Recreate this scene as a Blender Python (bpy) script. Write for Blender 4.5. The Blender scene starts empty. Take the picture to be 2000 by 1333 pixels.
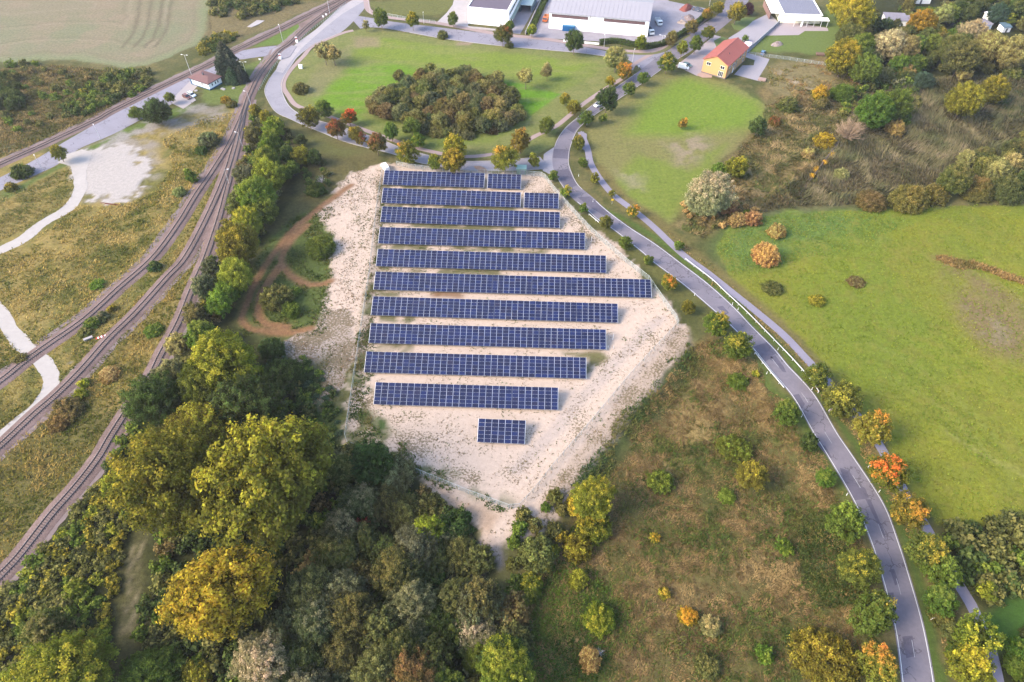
import bpy, bmesh, math, random
import numpy as np
from mathutils import Vector

# ------------------------------------------------------------------ camera, sky, sun, exposure
SC = bpy.context.scene
F_PX = 1333.0                       # focal length in photograph pixels (24 mm equivalent)
PITCH = math.atan(1467.0 / 1333.0)  # horizon lies 1467 px above the centre
CAM_H = 145.0
CP, SP = math.cos(PITCH), math.sin(PITCH)
cam_d = bpy.data.cameras.new('camera'); cam = bpy.data.objects.new('camera', cam_d)
SC.collection.objects.link(cam); SC.camera = cam
cam.location = (0, 0, CAM_H); cam.rotation_euler = (math.pi / 2 - PITCH, 0, 0)
cam_d.sensor_width = 36; cam_d.sensor_fit = 'HORIZONTAL'; cam_d.lens = F_PX / 2000 * 36
cam_d.clip_start = 1; cam_d.clip_end = 20000

SUN_ELEV, SUN_AZ = 36.0, 252.0      # compass azimuth, +Y is north
w = bpy.data.worlds.new('World'); SC.world = w; w.use_nodes = True
nt = w.node_tree; nt.nodes.clear()
sky = nt.nodes.new('ShaderNodeTexSky'); sky.sky_type = 'NISHITA'; sky.sun_disc = False
sky.sun_elevation = math.radians(SUN_ELEV); sky.sun_rotation = math.radians(SUN_AZ)
sky.air_density = 1.0; sky.dust_density = 2.2; sky.ozone_density = 1.3
bg = nt.nodes.new('ShaderNodeBackground'); bg.inputs[1].default_value = 0.15
wo = nt.nodes.new('ShaderNodeOutputWorld')
nt.links.new(sky.outputs[0], bg.inputs[0]); nt.links.new(bg.outputs[0], wo.inputs[0])
sd = bpy.data.lights.new('sun', 'SUN'); sun = bpy.data.objects.new('sun', sd); SC.collection.objects.link(sun)
sd.energy = 1.65; sd.angle = math.radians(24); sd.color = (1.0, 0.84, 0.64)
_a, _e = math.radians(SUN_AZ), math.radians(SUN_ELEV)
sdir = Vector((math.sin(_a) * math.cos(_e), math.cos(_a) * math.cos(_e), math.sin(_e)))
sun.rotation_euler = sdir.to_track_quat('Z', 'Y').to_euler()
vs = SC.view_settings; vs.view_transform = 'Standard'; vs.look = 'None'; vs.gamma = 1.0
vs.exposure = 1.98; vs.use_curve_mapping = False
SC.cycles.max_bounces = 6; SC.cycles.diffuse_bounces = 3; SC.cycles.transparent_max_bounces = 12
SC.cycles.use_denoising = True

# ------------------------------------------------------------------ helpers
rng = np.random.default_rng(7); random.seed(7)
COL = SC.collection

def ray(px, py):
    u = (px - 1000) / F_PX; v = (py - 666.5) / F_PX
    return u, CP - v * SP, -SP - v * CP

def G(px, py, z=0.0):
    """photograph pixel -> point on the plane at height z"""
    d = ray(px, py); t = (z - CAM_H) / d[2]
    return Vector((d[0] * t, d[1] * t, z))

def scale_at(p):
    """photograph pixels per metre at point p"""
    return F_PX / (p[1] * CP - (p[2] - CAM_H) * SP)

def proj(p):
    x, y, z = p[0], p[1], p[2] - CAM_H
    d = y * CP - z * SP
    return 1000 + F_PX * x / d, 666.5 + F_PX * (-y * SP - z * CP) / d

def lin(c):
    return [((v / 255) / 12.92 if v / 255 <= 0.04045 else ((v / 255 + 0.055) / 1.055) ** 2.4) for v in c]

ALB = 0.42                          # photograph brightness -> albedo
def alb(r, g, b, k=ALB):
    return tuple(min(0.85, v * k) for v in lin((r, g, b)))

def vnoise(x, y, scale, seed=0, octaves=4):
    """smooth value noise in 0..1 on numpy arrays"""
    out = np.zeros_like(x); amp = 1.0; tot = 0.0
    for o in range(octaves):
        r = np.random.default_rng(seed * 31 + o); tab = r.random((256, 256))
        X = x / scale * 2 ** o + 1000.3 + 17.1 * o; Y = y / scale * 2 ** o + 1000.7 + 9.7 * o
        i = np.floor(X).astype(int); j = np.floor(Y).astype(int); fx = X - i; fy = Y - j
        fx = fx * fx * (3 - 2 * fx); fy = fy * fy * (3 - 2 * fy)
        a = tab[i & 255, j & 255]; b = tab[(i + 1) & 255, j & 255]
        c = tab[i & 255, (j + 1) & 255]; d = tab[(i + 1) & 255, (j + 1) & 255]
        out += amp * ((a * (1 - fx) + b * fx) * (1 - fy) + (c * (1 - fx) + d * fx) * fy); tot += amp; amp *= 0.5
    return out / tot

def sstep(e0, e1, x):
    t = np.clip((x - e0) / (e1 - e0), 0, 1); return t * t * (3 - 2 * t)

def poly_world(pxs):
    return np.array([G(*p)[:2] for p in pxs])

def poly_sd(x, y, poly):
    """signed distance, positive inside"""
    d2 = np.full(x.shape, 1e18); inside = np.zeros(x.shape, bool); n = len(poly)
    for k in range(n):
        ax, ay = poly[k]; bx, by = poly[(k + 1) % n]
        ex, ey = bx - ax, by - ay
        t = np.clip(((x - ax) * ex + (y - ay) * ey) / (ex * ex + ey * ey + 1e-12), 0, 1)
        d2 = np.minimum(d2, (x - ax - t * ex) ** 2 + (y - ay - t * ey) ** 2)
        c = (ay > y) != (by > y)
        if by != ay:
            inside ^= c & (x < (bx - ax) * (y - ay) / (by - ay) + ax)
    d = np.sqrt(d2)
    return np.where(inside, d, -d)

def line_dist(x, y, pts):
    d2 = np.full(x.shape, 1e18)
    for k in range(len(pts) - 1):
        ax, ay = pts[k]; bx, by = pts[k + 1]; ex, ey = bx - ax, by - ay
        t = np.clip(((x - ax) * ex + (y - ay) * ey) / (ex * ex + ey * ey + 1e-12), 0, 1)
        d2 = np.minimum(d2, (x - ax - t * ex) ** 2 + (y - ay - t * ey) ** 2)
    return np.sqrt(d2)

def smooth_line(pts, step=2.0):
    """Catmull-Rom through 2-D points, resampled to even steps"""
    P = [np.array(p[:2], float) for p in pts]
    P = [2 * P[0] - P[1]] + P + [2 * P[-1] - P[-2]]
    out = []
    for k in range(1, len(P) - 2):
        p0, p1, p2, p3 = P[k - 1:k + 3]
        for t in np.linspace(0, 1, 14, endpoint=False):
            out.append(0.5 * (2 * p1 + (p2 - p0) * t + (2 * p0 - 5 * p1 + 4 * p2 - p3) * t * t + (3 * p1 - p0 - 3 * p2 + p3) * t ** 3))
    out.append(P[-2]); out = np.array(out)
    return resample(out, step=step)

def resample(pts, step=None, n=None):
    pts = np.asarray(pts, float); seg = np.hypot(*np.diff(pts, axis=0).T); s = np.concatenate([[0], np.cumsum(seg)])
    if n is None: n = max(2, int(round(s[-1] / step)) + 1)
    q = np.linspace(0, s[-1], n)
    return np.stack([np.interp(q, s, pts[:, 0]), np.interp(q, s, pts[:, 1])], 1)

def pxline(pxs, step=2.0, z=0.0):
    return smooth_line([G(*p, z)[:2] for p in pxs], step)

def offset(line, d):
    """parallel curve, positive to the left of the direction of travel"""
    t = np.gradient(line, axis=0); t /= np.linalg.norm(t, axis=1)[:, None] + 1e-9
    return line + np.stack([-t[:, 1], t[:, 0]], 1) * d

# --- meshes
def mesh_np(name, co, faces, mats=(), mat_idx=None, smooth=False):
    """mesh from arrays; faces is an (n,3) or (n,4) array"""
    me = bpy.data.meshes.new(name)
    co = np.asarray(co, np.float32); faces = np.asarray(faces, np.int32); k = faces.shape[1]
    me.vertices.add(len(co)); me.vertices.foreach_set('co', co.ravel())
    me.loops.add(faces.size); me.loops.foreach_set('vertex_index', faces.ravel())
    me.polygons.add(len(faces)); me.polygons.foreach_set('loop_start', np.arange(len(faces), dtype=np.int32) * k)
    me.polygons.foreach_set('loop_total', np.full(len(faces), k, np.int32))
    if mat_idx is not None: me.polygons.foreach_set('material_index', np.asarray(mat_idx, np.int32))
    me.update(calc_edges=True)
    if smooth: me.polygons.foreach_set('use_smooth', np.ones(len(faces), bool))
    for m in mats: me.materials.append(m)
    return me

def set_color(me, name, rgb, domain='POINT'):
    a = me.color_attributes.new(name, 'FLOAT_COLOR', domain)
    rgba = np.ones((len(rgb), 4), np.float32); rgba[:, :3] = rgb
    a.data.foreach_set('color', rgba.ravel())

class MB:
    """collects boxes, prisms, tubes and quads into one mesh object"""
    def __init__(s): s.v = []; s.f = []; s.m = []
    def face(s, pts, m=0):
        i = len(s.v); s.v += [tuple(p) for p in pts]; s.f.append(tuple(range(i, i + len(pts)))); s.m.append(m)
    def hexa(s, b, t, m=0):
        """8-corner solid from a bottom and a top quad (both counter-clockwise from above)"""
        i = len(s.v); s.v += [tuple(p) for p in b] + [tuple(p) for p in t]
        for q in ((3, 2, 1, 0), (4, 5, 6, 7), (0, 1, 5, 4), (1, 2, 6, 5), (2, 3, 7, 6), (3, 0, 4, 7)):
            s.f.append(tuple(i + k for k in q)); s.m.append(m)
    def box(s, x0, x1, y0, y1, z0, z1, m=0):
        s.hexa([(x0, y0, z0), (x1, y0, z0), (x1, y1, z0), (x0, y1, z0)], [(x0, y0, z1), (x1, y0, z1), (x1, y1, z1), (x0, y1, z1)], m)
    def prism(s, pts, z0, z1, m=0):
        n = len(pts); i = len(s.v); s.v += [(p[0], p[1], z0) for p in pts] + [(p[0], p[1], z1) for p in pts]
        s.f.append(tuple(range(i + n - 1, i - 1, -1))); s.f.append(tuple(range(i + n, i + 2 * n))); s.m += [m, m]
        for k in range(n):
            k2 = (k + 1) % n; s.f.append((i + k, i + k2, i + n + k2, i + n + k)); s.m.append(m)
    def tube(s, pts, radii, seg=6, m=0, cap=True):
        """tapered tube through 3-D points"""
        i0 = len(s.v); n = len(pts)
        for k, p in enumerate(pts):
            p = Vector(p); a = Vector(pts[max(0, k - 1)]); b = Vector(pts[min(n - 1, k + 1)])
            d = (b - a).normalized(); u = d.orthogonal().normalized() if abs(d.z) > 0.99 else d.cross(Vector((0, 0, 1))).normalized(); q = d.cross(u)
            for j in range(seg):
                an = 2 * math.pi * j / seg
                s.v.append(tuple(p + (u * math.cos(an) + q * math.sin(an)) * radii[k]))
        for k in range(n - 1):
            for j in range(seg):
                a = i0 + k * seg + j; b = i0 + k * seg + (j + 1) % seg
                s.f.append((a, b, b + seg, a + seg)); s.m.append(m)
        if cap:
            s.f.append(tuple(i0 + (n - 1) * seg + j for j in range(seg))); s.m.append(m)
            s.f.append(tuple(i0 + j for j in reversed(range(seg)))); s.m.append(m)
    def mesh(s, name, mats, smooth=False):
        me = bpy.data.meshes.new(name); me.from_pydata(s.v, [], s.f)
        for m in (mats if isinstance(mats, (list, tuple)) else [mats]): me.materials.append(m)
        me.polygons.foreach_set('material_index', s.m)
        if smooth: me.polygons.foreach_set('use_smooth', [True] * len(s.f))
        bm = bmesh.new(); bm.from_mesh(me); bmesh.ops.recalc_face_normals(bm, faces=bm.faces); bm.to_mesh(me); bm.free()
        me.update(); return me
    def build(s, name, mats, parent=None, smooth=False):
        return link(name, s.mesh(name, mats, smooth), parent)

def link(name, data, parent=None):
    o = bpy.data.objects.new(name, data); COL.objects.link(o)
    if parent is not None: o.parent = parent
    return o

def tag(o, label=None, cat=None, group=None, kind=None):
    if label: o['label'] = label
    if cat: o['category'] = cat
    if group: o['group'] = group
    if kind: o['kind'] = kind
    return o

def thing(name, label, cat, loc=(0, 0, 0), rz=0.0, group=None):
    o = bpy.data.objects.new(name, None); COL.objects.link(o)
    o.location = loc; o.rotation_euler = (0, 0, rz); o.empty_display_size = 0.5
    return tag(o, label, cat, group)

def structure(o): o['kind'] = 'structure'; return o

# --- materials
MATS = {}
def _new(name):
    m = bpy.data.materials.new(name); m.use_nodes = True; n = m.node_tree; n.nodes.clear()
    out = n.nodes.new('ShaderNodeOutputMaterial'); return m, n, out

def N(n, t, **kw):
    x = n.nodes.new(t)
    for k, v in kw.items(): setattr(x, k, v)
    return x

def setin(node, **kw):
    for k, v in kw.items():
        node.inputs[k.replace('_', ' ')].default_value = v

def noise_node(n, scale, detail=5, rough=0.6, coord=None):
    g = coord or N(n, 'ShaderNodeNewGeometry').outputs['Position']
    t = N(n, 'ShaderNodeTexNoise'); setin(t, Scale=scale, Detail=detail, Roughness=rough)
    n.links.new(g, t.inputs['Vector']); return t.outputs['Fac']

def ramp(n, fac, stops, interp='LINEAR'):
    r = N(n, 'ShaderNodeValToRGB'); r.color_ramp.interpolation = interp
    el = r.color_ramp.elements
    while len(el) < len(stops): el.new(0.5)
    for e, (p, c) in zip(el, stops):
        e.position = p; e.color = (*c, 1) if len(c) == 3 else c
    n.links.new(fac, r.inputs[0]); return r.outputs[0]

def math_node(n, op, a, b=None, clamp=False):
    m = N(n, 'ShaderNodeMath', operation=op); m.use_clamp = clamp
    for i, v in enumerate((a, b)):
        if v is None: continue
        if isinstance(v, (int, float)): m.inputs[i].default_value = v
        else: n.links.new(v, m.inputs[i])
    return m.outputs[0]

def mix_col(n, fac, a, b, mode='MIX'):
    m = N(n, 'ShaderNodeMix', data_type='RGBA', blend_type=mode)
    for sock, v in ((m.inputs[0], fac), (m.inputs[6], a), (m.inputs[7], b)):
        if isinstance(v, (int, float)): sock.default_value = v
        elif isinstance(v, (tuple, list)): sock.default_value = (*v[:3], 1)
        else: n.links.new(v, sock)
    return m.outputs[2]

def bump(n, h, strength, dist=0.1):
    b = N(n, 'ShaderNodeBump'); b.inputs['Strength'].default_value = strength; b.inputs['Distance'].default_value = dist
    n.links.new(h, b.inputs['Height']); return b.outputs[0]

def mat(name, col, rough=0.8, metal=0.0, var=0.12, scale=1.5, spec=0.3, bmp=0.0, col2=None, var2scale=0.15):
    """painted / mineral surface: base colour broken up by two sizes of noise"""
    if name in MATS: return MATS[name]
    m, n, out = _new(name); p = N(n, 'ShaderNodeBsdfPrincipled'); n.links.new(p.outputs[0], out.inputs[0])
    f1 = noise_node(n, scale); f2 = noise_node(n, var2scale, 4)
    v = math_node(n, 'ADD', math_node(n, 'MULTIPLY', f1, 0.5), math_node(n, 'MULTIPLY', f2, 0.5))
    lo = tuple(c * (1 - var) for c in col); hi = tuple(min(0.92, c * (1 + var)) for c in (col2 or col))
    c = ramp(n, v, [(0.32, lo), (0.68, hi)])
    n.links.new(c, p.inputs['Base Color'])
    setin(p, Roughness=rough, Metallic=metal); p.inputs['Specular IOR Level'].default_value = spec
    if bmp: n.links.new(bump(n, f1, bmp), p.inputs['Normal'])
    MATS[name] = m; return m
# ------------------------------------------------------------------ terrain
HOLLOW = poly_world([(1352, 668), (1420, 700), (1490, 770), (1560, 880), (1620, 1000), (1660, 1120), (1690, 1250), (1700, 1420),
                     (700, 1420), (640, 1150), (700, 1010), (820, 975), (900, 1010), (960, 1062), (1020, 1052), (1090, 985), (1170, 880), (1260, 780)])
def hgt(x, y):
    """lie of the land: the sand platform and roads at 0, a shallow hollow below them"""
    x = np.asarray(x, float); y = np.asarray(y, float)
    return -2.2 * sstep(-2.0, 7.0, poly_sd(x, y, HOLLOW))

def GT(px, py, dz=0.0):
    z = dz
    for _ in range(5):
        p = G(px, py, z); z = float(hgt(np.array([p.x]), np.array([p.y]))[0]) + dz
    return G(px, py, z)

xs = np.concatenate([-300 - np.geomspace(2, 5000, 26)[::-1], np.arange(-300, 300.1, 0.95), 300 + np.geomspace(2, 5000, 26)])
_y = [22.0]
while _y[-1] < 425: _y.append(_y[-1] + 0.62 + 0.0022 * (_y[-1] - 22))
ys = np.concatenate([22 - np.geomspace(2, 5000, 24)[::-1], np.array(_y), _y[-1] + np.geomspace(2.5, 8000, 30)])
GX, GY = np.meshgrid(xs, ys); gx, gy = GX.ravel(), GY.ravel()
wx = gx + (vnoise(gx, gy, 9, 11) - .5) * 5.0; wy = gy + (vnoise(gx, gy, 9, 12) - .5) * 5.0     # ragged borders
N1 = vnoise(gx, gy, 14, 1); N2 = vnoise(gx, gy, 4.0, 2); N3 = vnoise(gx, gy, 40, 3); N4 = vnoise(gx, gy, 2.2, 4, 3)
NS = vnoise(gx * 0.35, gy * 1.6, 5, 5)            # streaky
CG = np.tile(np.array(alb(112, 112, 68)), (len(gx), 1)); TX = np.zeros((len(gx), 3)); TX[:, 0] = 0.35
ZID = np.zeros(len(gx), int)
def blend(a, c, tex=None):
    global CG, TX
    a = a[:, None]
    CG = CG * (1 - a) + np.asarray(c) * a
    if tex is not None: TX = TX * (1 - a) + np.asarray(tex) * a
def zone(px, c, feather=2.0, tex=None, zid=None, ragged=True, strength=1.0, thr=None, broken=0.0):
    P = poly_world(px); d = poly_sd(wx if ragged else gx, wy if ragged else gy, P)
    a = sstep(-feather / 2, feather / 2, d) * strength
    if broken: a = sstep(.36, .64, a + ((N4 - .5) * 1.4 + (N2 - .5)) * broken * 4 * a * (1 - a)) * strength
    if thr is not None: a = a * sstep(thr[1] - thr[2], thr[1] + thr[2], thr[0])
    blend(a, alb(*c), tex)
    if zid is not None: ZID[poly_sd(gx, gy, P) > 0] = zid
    return d
def streak(px, c, width, feather=0.8, strength=1.0, thr=None):
    d = line_dist(wx * .5 + gx * .5, wy * .5 + gy * .5, pxline(px, 3)); a = (1 - sstep(width / 2 - feather / 2, width / 2 + feather, d)) * strength
    if thr is not None: a = a * sstep(thr[1] - thr[2], thr[1] + thr[2], thr[0])
    blend(a, alb(*c))
blend(sstep(.42, .62, N1) * .7, alb(92, 98, 52)); blend(sstep(.5, .7, N2) * .5, alb(150, 136, 88))

# crop field, top left
FIELD = [(-400, -150), (412, -60), (405, 0), (410, 60), (383, 90), (333, 113), (293, 130), (233, 133), (150, 117), (67, 115), (0, 123), (-400, 150)]
dF = zone(FIELD, (160, 150, 122), 2.5, (0.34, 0, 0), 1)
inF = (dF > 0) * 1.0
blend(inF * sstep(.45, .7, N3) * .6, alb(140, 150, 112)); blend(inF * sstep(.45, .62, N1) * .5, alb(174, 154, 130)); blend(inF * sstep(.5, .66, NS) * .35, alb(150, 146, 112))
blend(inF * (1 - sstep(0, 9, dF)) * .55, alb(140, 160, 110))
for k, d0 in enumerate((7, 20, 22.2, 38, 40.2, 56, 74, 76.2, 95)):
    blend(inF * (1 - sstep(.4, 1.3, np.abs(dF - d0 + 2 * (N3 - .5)))) * .26, alb(190, 174, 148) if k % 2 else alb(134, 120, 98))
for x0 in (268, 290, 312, 330):          # wheel marks running away from the camera
    streak([(x0 + 12, -30), (x0, 40), (x0 - 10, 70), (x0 - 30, 92)], (118, 108, 86), 1.2, 1.0, .6)

# left waste land along the tracks
zone([(-300, 300), (140, 300), (300, 240), (420, 215), (487, 205), (470, 330), (430, 470), (330, 700), (210, 900), (40, 1110), (-200, 1300)], (166, 148, 86), 4, (0.42, 0, 0))
mW = poly_sd(gx, gy, poly_world([(-300, 300), (140, 300), (300, 240), (420, 215), (487, 205), (470, 330), (430, 470), (330, 700), (210, 900), (40, 1110), (-200, 1300)])) > 0
blend(mW * sstep(.46, .62, N1) * .75, alb(116, 118, 58)); blend(mW * sstep(.55, .7, N2) * .55, alb(188, 162, 96)); blend(mW * sstep(.58, .75, N4) * .4, alb(100, 108, 50))
zone([(-100, 800), (250, 800), (200, 890), (40, 1120), (-150, 1300)], (112, 108, 60), 8, None, None, True, .8)
zone([(-100, 140), (100, 125), (240, 140), (290, 175), (180, 230), (0, 300), (-100, 330)], (116, 106, 66), 6, (0.5, 0, 0))
zone([(60, 150), (180, 150), (220, 190), (120, 220), (40, 200)], (150, 134, 86), 8, None, None, True, .7, (N1, .5, .1))
zone([(410, 15), (560, 10), (640, 0), (560, 40), (440, 90), (400, 90)], (140, 126, 88), 4, (0.5, 0, 0), None, True, .9)
zone([(118, 760), (150, 712), (205, 672), (200, 690), (178, 722), (140, 752)], (196, 188, 182), 8, None, None, True, .9, None, 1.2)
# grass along the station road
zone([(155, 296), (230, 262), (290, 232), (330, 215), (390, 205), (330, 240), (270, 262), (200, 297), (170, 300)], (112, 132, 60), 2)
zone([(0, 380), (80, 343), (125, 318), (140, 322), (100, 340), (0, 398)], (116, 130, 66), 2)
zone([(400, 170), (470, 130), (530, 112), (500, 165), (470, 200), (400, 205)], (122, 136, 70), 3)
zone([(495, 92), (585, 46), (600, 50), (558, 86)], (118, 142, 66), 1.5, None, None, False)
# bare pale ground of the yard
zone([(150, 300), (240, 262), (330, 232), (440, 205), (440, 235), (330, 262), (300, 290), (320, 330), (300, 370), (240, 395), (170, 390)], (176, 166, 156), 6, (.25, .35, 0), None, True, .8, (N2, .42, .14))
zone([(120, 312), (300, 230), (330, 215), (430, 200), (330, 250)], (190, 182, 178), 4, None, None, True, .6, (N2, .5, .1))
zone([(150, 302), (240, 284), (276, 298), (290, 336), (278, 372), (240, 392), (200, 390), (166, 374), (140, 330)], (216, 207, 200), 14, (.16, .14, 0), 5, broken=1.3)
YC = G(215, 340); yr = np.hypot(gx - YC.x, (gy - YC.y) * .8)
blend(((yr < 17) & (ZID == 5)) * (.5 + .5 * np.sin(yr * 3.2 + 4 * N1)) * .18, alb(176, 168, 165))

# lawn inside the loop road
LAWN1 = [(592, 112), (650, 68), (720, 55), (800, 66), (870, 79), (1000, 93), (1130, 105), (1190, 114), (1238, 135), (1180, 178), (1110, 232), (1085, 262), (1082, 285), (1047, 302),
         (1000, 306), (930, 310), (860, 303), (780, 283), (700, 255), (620, 228), (575, 205), (560, 180), (558, 155), (572, 132)]
zone(LAWN1, (142, 147, 84), 1.0, (.34, 0, 0), 2, False)
zone([(735, 73), (1000, 104), (1180, 128), (1160, 150), (1090, 185), (1030, 240), (960, 280), (860, 292), (760, 265), (690, 232), (612, 196), (650, 140), (690, 92)], (138, 152, 72), 4, None, None, True, .9)
zone([(735, 74), (860, 92), (1000, 106), (1160, 122), (1110, 150), (1000, 150), (880, 138), (770, 120), (690, 110)], (142, 162, 62), 5, None, None, True, .8)
zone([(615, 192), (690, 130), (770, 122), (850, 146), (770, 165), (725, 205), (700, 232), (655, 216)], (124, 164, 44), 8, None, None, True, .9)
zone([(972, 153), (1095, 184), (1036, 226), (1003, 190)], (116, 166, 42), 1.5, None, None, False, .9)
zone([(640, 105), (690, 90), (680, 130), (620, 190), (590, 180)], (150, 146, 100), 5, None, None, True, .8)
m1 = ZID == 2
blend(m1 * sstep(.5, .7, NS) * .35, alb(168, 162, 106)); blend(m1 * sstep(.55, .75, N4) * .25, alb(90, 120, 48))
zone([(890, 83), (925, 82), (920, 88), (895, 89)], (178, 158, 132), 2); zone([(690, 75), (740, 72), (745, 92), (700, 95)], (170, 150, 122), 5, None, None, True, .7)
# verges south of the loop road
zone([(545, 232), (640, 268), (740, 300), (745, 325), (690, 335), (600, 330), (560, 280)], (124, 116, 74), 4, (.3, 0, 0)); zone([(560, 245), (720, 300), (640, 318), (575, 285)], (112, 118, 66), 6, None, None, True, .7)
# east lawn
LAWN2 = [(1148, 262), (1172, 226), (1296, 138), (1345, 146), (1400, 157), (1462, 182), (1497, 205), (1490, 235), (1462, 268), (1440, 292), (1402, 322), (1372, 345), (1338, 400), (1310, 442), (1262, 412), (1206, 372), (1170, 330), (1156, 295)]
zone(LAWN2, (146, 142, 86), 1.5, (.34, 0, 0), 2)
zone([(1312, 158), (1340, 151), (1480, 195), (1490, 216), (1465, 248), (1400, 262), (1330, 266), (1230, 262), (1245, 215)], (132, 162, 50), 12, None, None, True, .85)
zone([(1200, 360), (1250, 300), (1340, 330), (1420, 282), (1392, 325), (1330, 400), (1310, 436), (1262, 408)], (134, 152, 60), 6, None, None, True, .85)
zone([(1300, 275), (1350, 262), (1390, 280), (1370, 310), (1320, 320)], (176, 158, 134), 8, None, None, True, .85, (N2, .42, .12))
zone([(1205, 335), (1250, 340), (1262, 370), (1230, 372)], (176, 162, 136), 6, None, None, True, .6, (N2, .45, .1))
m2 = (ZID == 2) & (gx > 40)
c0 = G(1150, 120); rr = np.hypot(gx - c0.x, gy - c0.y)
blend(m2 * sstep(.75, 1.0, .5 + .5 * np.sin(rr * 2.1 + 5 * N3)) * .22 * sstep(.3, .6, N1), alb(176, 176, 96))
blend(m2 * sstep(.55, .75, N4) * .2, alb(90, 120, 48))
# rough ground east of it
zone([(1497, 200), (1480, 175), (1560, 120), (1640, 100), (1690, 150), (1760, 180), (1680, 250), (1620, 330), (1540, 400), (1450, 420), (1380, 460), (1320, 445), (1345, 395), (1440, 292), (1490, 235)], (146, 128, 84), 5, (.5, 0, 0))
mR = poly_sd(gx, gy, poly_world([(1497, 200), (1560, 120), (1760, 180), (1680, 250), (1540, 400), (1450, 420), (1320, 445), (1345, 395), (1490, 235)])) > 0
blend(mR * sstep(.45, .62, N1) * .8, alb(104, 106, 62)); blend(mR * sstep(.55, .7, N2) * .5, alb(184, 158, 112))
zone([(1490, 130), (1540, 118), (1640, 140), (1620, 180), (1540, 190), (1500, 170)], (150, 138, 96), 5, None, None, True, .9); zone([(1500, 140), (1530, 138), (1620, 175), (1560, 178)], (204, 186, 160), 5, None, None, True, .7, (N2, .52, .1))
zone([(1640, 260), (1700, 180), (1800, 150), (2100, 140), (2200, 300), (1950, 330), (1720, 390), (1640, 402), (1480, 418), (1540, 360), (1600, 310)], (126, 114, 84), 6, (.5, 0, 0), 4)
mM = poly_sd(gx, gy, poly_world([(1640, 260), (1800, 150), (2100, 140), (2200, 300), (1950, 330), (1720, 390), (1480, 418), (1600, 310)])) > 0
blend(mM * sstep(.5, .64, N1) * .6, alb(84, 92, 56))
zone([(1930, 190), (2010, 170), (2010, 230), (1960, 225)], (92, 120, 60), 4)
# right meadow
MEAD = [(1398, 486), (1440, 432), (1540, 416), (1700, 411), (1850, 404), (2100, 396), (2400, 700), (2300, 1040), (1990, 1015), (1900, 1024), (1832, 1028), (1800, 985), (1730, 868), (1640, 750), (1560, 662), (1480, 594), (1420, 532)]
zone(MEAD, (142, 148, 54), 1.5, (.34, 0, 0), 3)
mD = (ZID == 3)
zone([(1398, 486), (1440, 432), (1540, 416), (1700, 411), (1780, 420), (1700, 470), (1600, 500), (1500, 525), (1430, 530)], (108, 142, 74), 12, None, None, True, .8)
blend(mD * sstep(.48, .66, N1) * .5, alb(156, 158, 50)); blend(mD * sstep(.5, .66, N3) * .55, alb(124, 146, 50)); blend(mD * sstep(.55, .7, N4) * .3, alb(156, 142, 70))
zone([(1830, 505), (1880, 520), (1960, 560), (2010, 600), (2000, 700), (1930, 690), (1870, 610)], (150, 130, 90), 10, None, None, True, 1.0, (N1, .34, .15))
zone([(1890, 600), (1950, 610), (1985, 660), (1930, 680)], (158, 146, 116), 7, None, None, True, .6, (N2, .5, .12))
for k_ in range(5): streak([(1690 + 8 * k_, 640 + 26 * k_), (1800 + 8 * k_, 700 + 30 * k_), (1960 + 8 * k_, 850 + 30 * k_)], (150, 156, 78) if k_ % 2 else (112, 122, 48), .9, .8, .35)
streak([(1850, 850), (1920, 890), (2010, 940)], (160, 160, 84), .7, .6, .6); streak([(1838, 842), (1910, 884), (2010, 934)], (160, 160, 84), .7, .6, .5)
zone([(1900, 1200), (1960, 1160), (2100, 1140), (2100, 1280), (1960, 1270)], (84, 118, 48), 3, (.3, 0, 0), 3)
# lower right rough meadow
LOWM = [(1340, 672), (1405, 655), (1480, 720), (1560, 830), (1640, 960), (1700, 1100), (1745, 1340), (1745, 1500), (1020, 1500), (1000, 1250), (1010, 1150), (1090, 1060), (1180, 920), (1260, 790)]
zone(LOWM, (136, 116, 74), 4, (.5, 0, 0), 6)
mL = ZID == 6
blend(mL * sstep(.48, .62, N1) * .5, alb(150, 130, 84)); blend(mL * sstep(.5, .64, N2) * .55, alb(92, 98, 50)); blend(mL * sstep(.52, .66, N3) * .5, alb(96, 102, 54))
zone([(1300, 790), (1380, 740), (1420, 800), (1400, 880), (1320, 900)], (186, 158, 102), 8, None, None, True, .7, (N2, .45, .12))
zone([(1010, 1200), (1090, 1080), (1160, 1110), (1240, 1190), (1200, 1260), (1160, 1340), (1040, 1340)], (72, 96, 40), 7, None, None, True, .85, (N2, .4, .15))
zone([(1150, 900), (1230, 800), (1345, 665), (1380, 690), (1330, 760), (1250, 850), (1190, 950), (1150, 990)], (86, 98, 52), 5, None, None, True, .9)
zone([(1560, 1000), (1630, 1010), (1680, 1160), (1600, 1180), (1560, 1080)], (74, 88, 46), 7, None, None, True, .85)
zone([(1470, 720), (1560, 840), (1640, 970), (1660, 970), (1570, 820), (1490, 705)], (104, 122, 56), 3, None, None, True, .9)
# verges of the main road
MAINV = [(1142, 425), (1240, 492), (1330, 570), (1400, 632), (1470, 690)]
streak(MAINV, (112, 112, 62), 5, 2)
streak([(1165, 330), (1200, 375), (1280, 440), (1380, 525), (1480, 605), (1580, 715), (1660, 815), (1740, 945), (1790, 1040), (1850, 1170), (1890, 1290), (1900, 1400)], (136, 124, 76), 6, 2, .9)
streak([(1160, 400), (1260, 452), (1400, 560), (1500, 655), (1610, 775), (1690, 900), (1755, 1020), (1800, 1150), (1836, 1333)], (96, 120, 54), 1.8, 1.2, .9)
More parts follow.
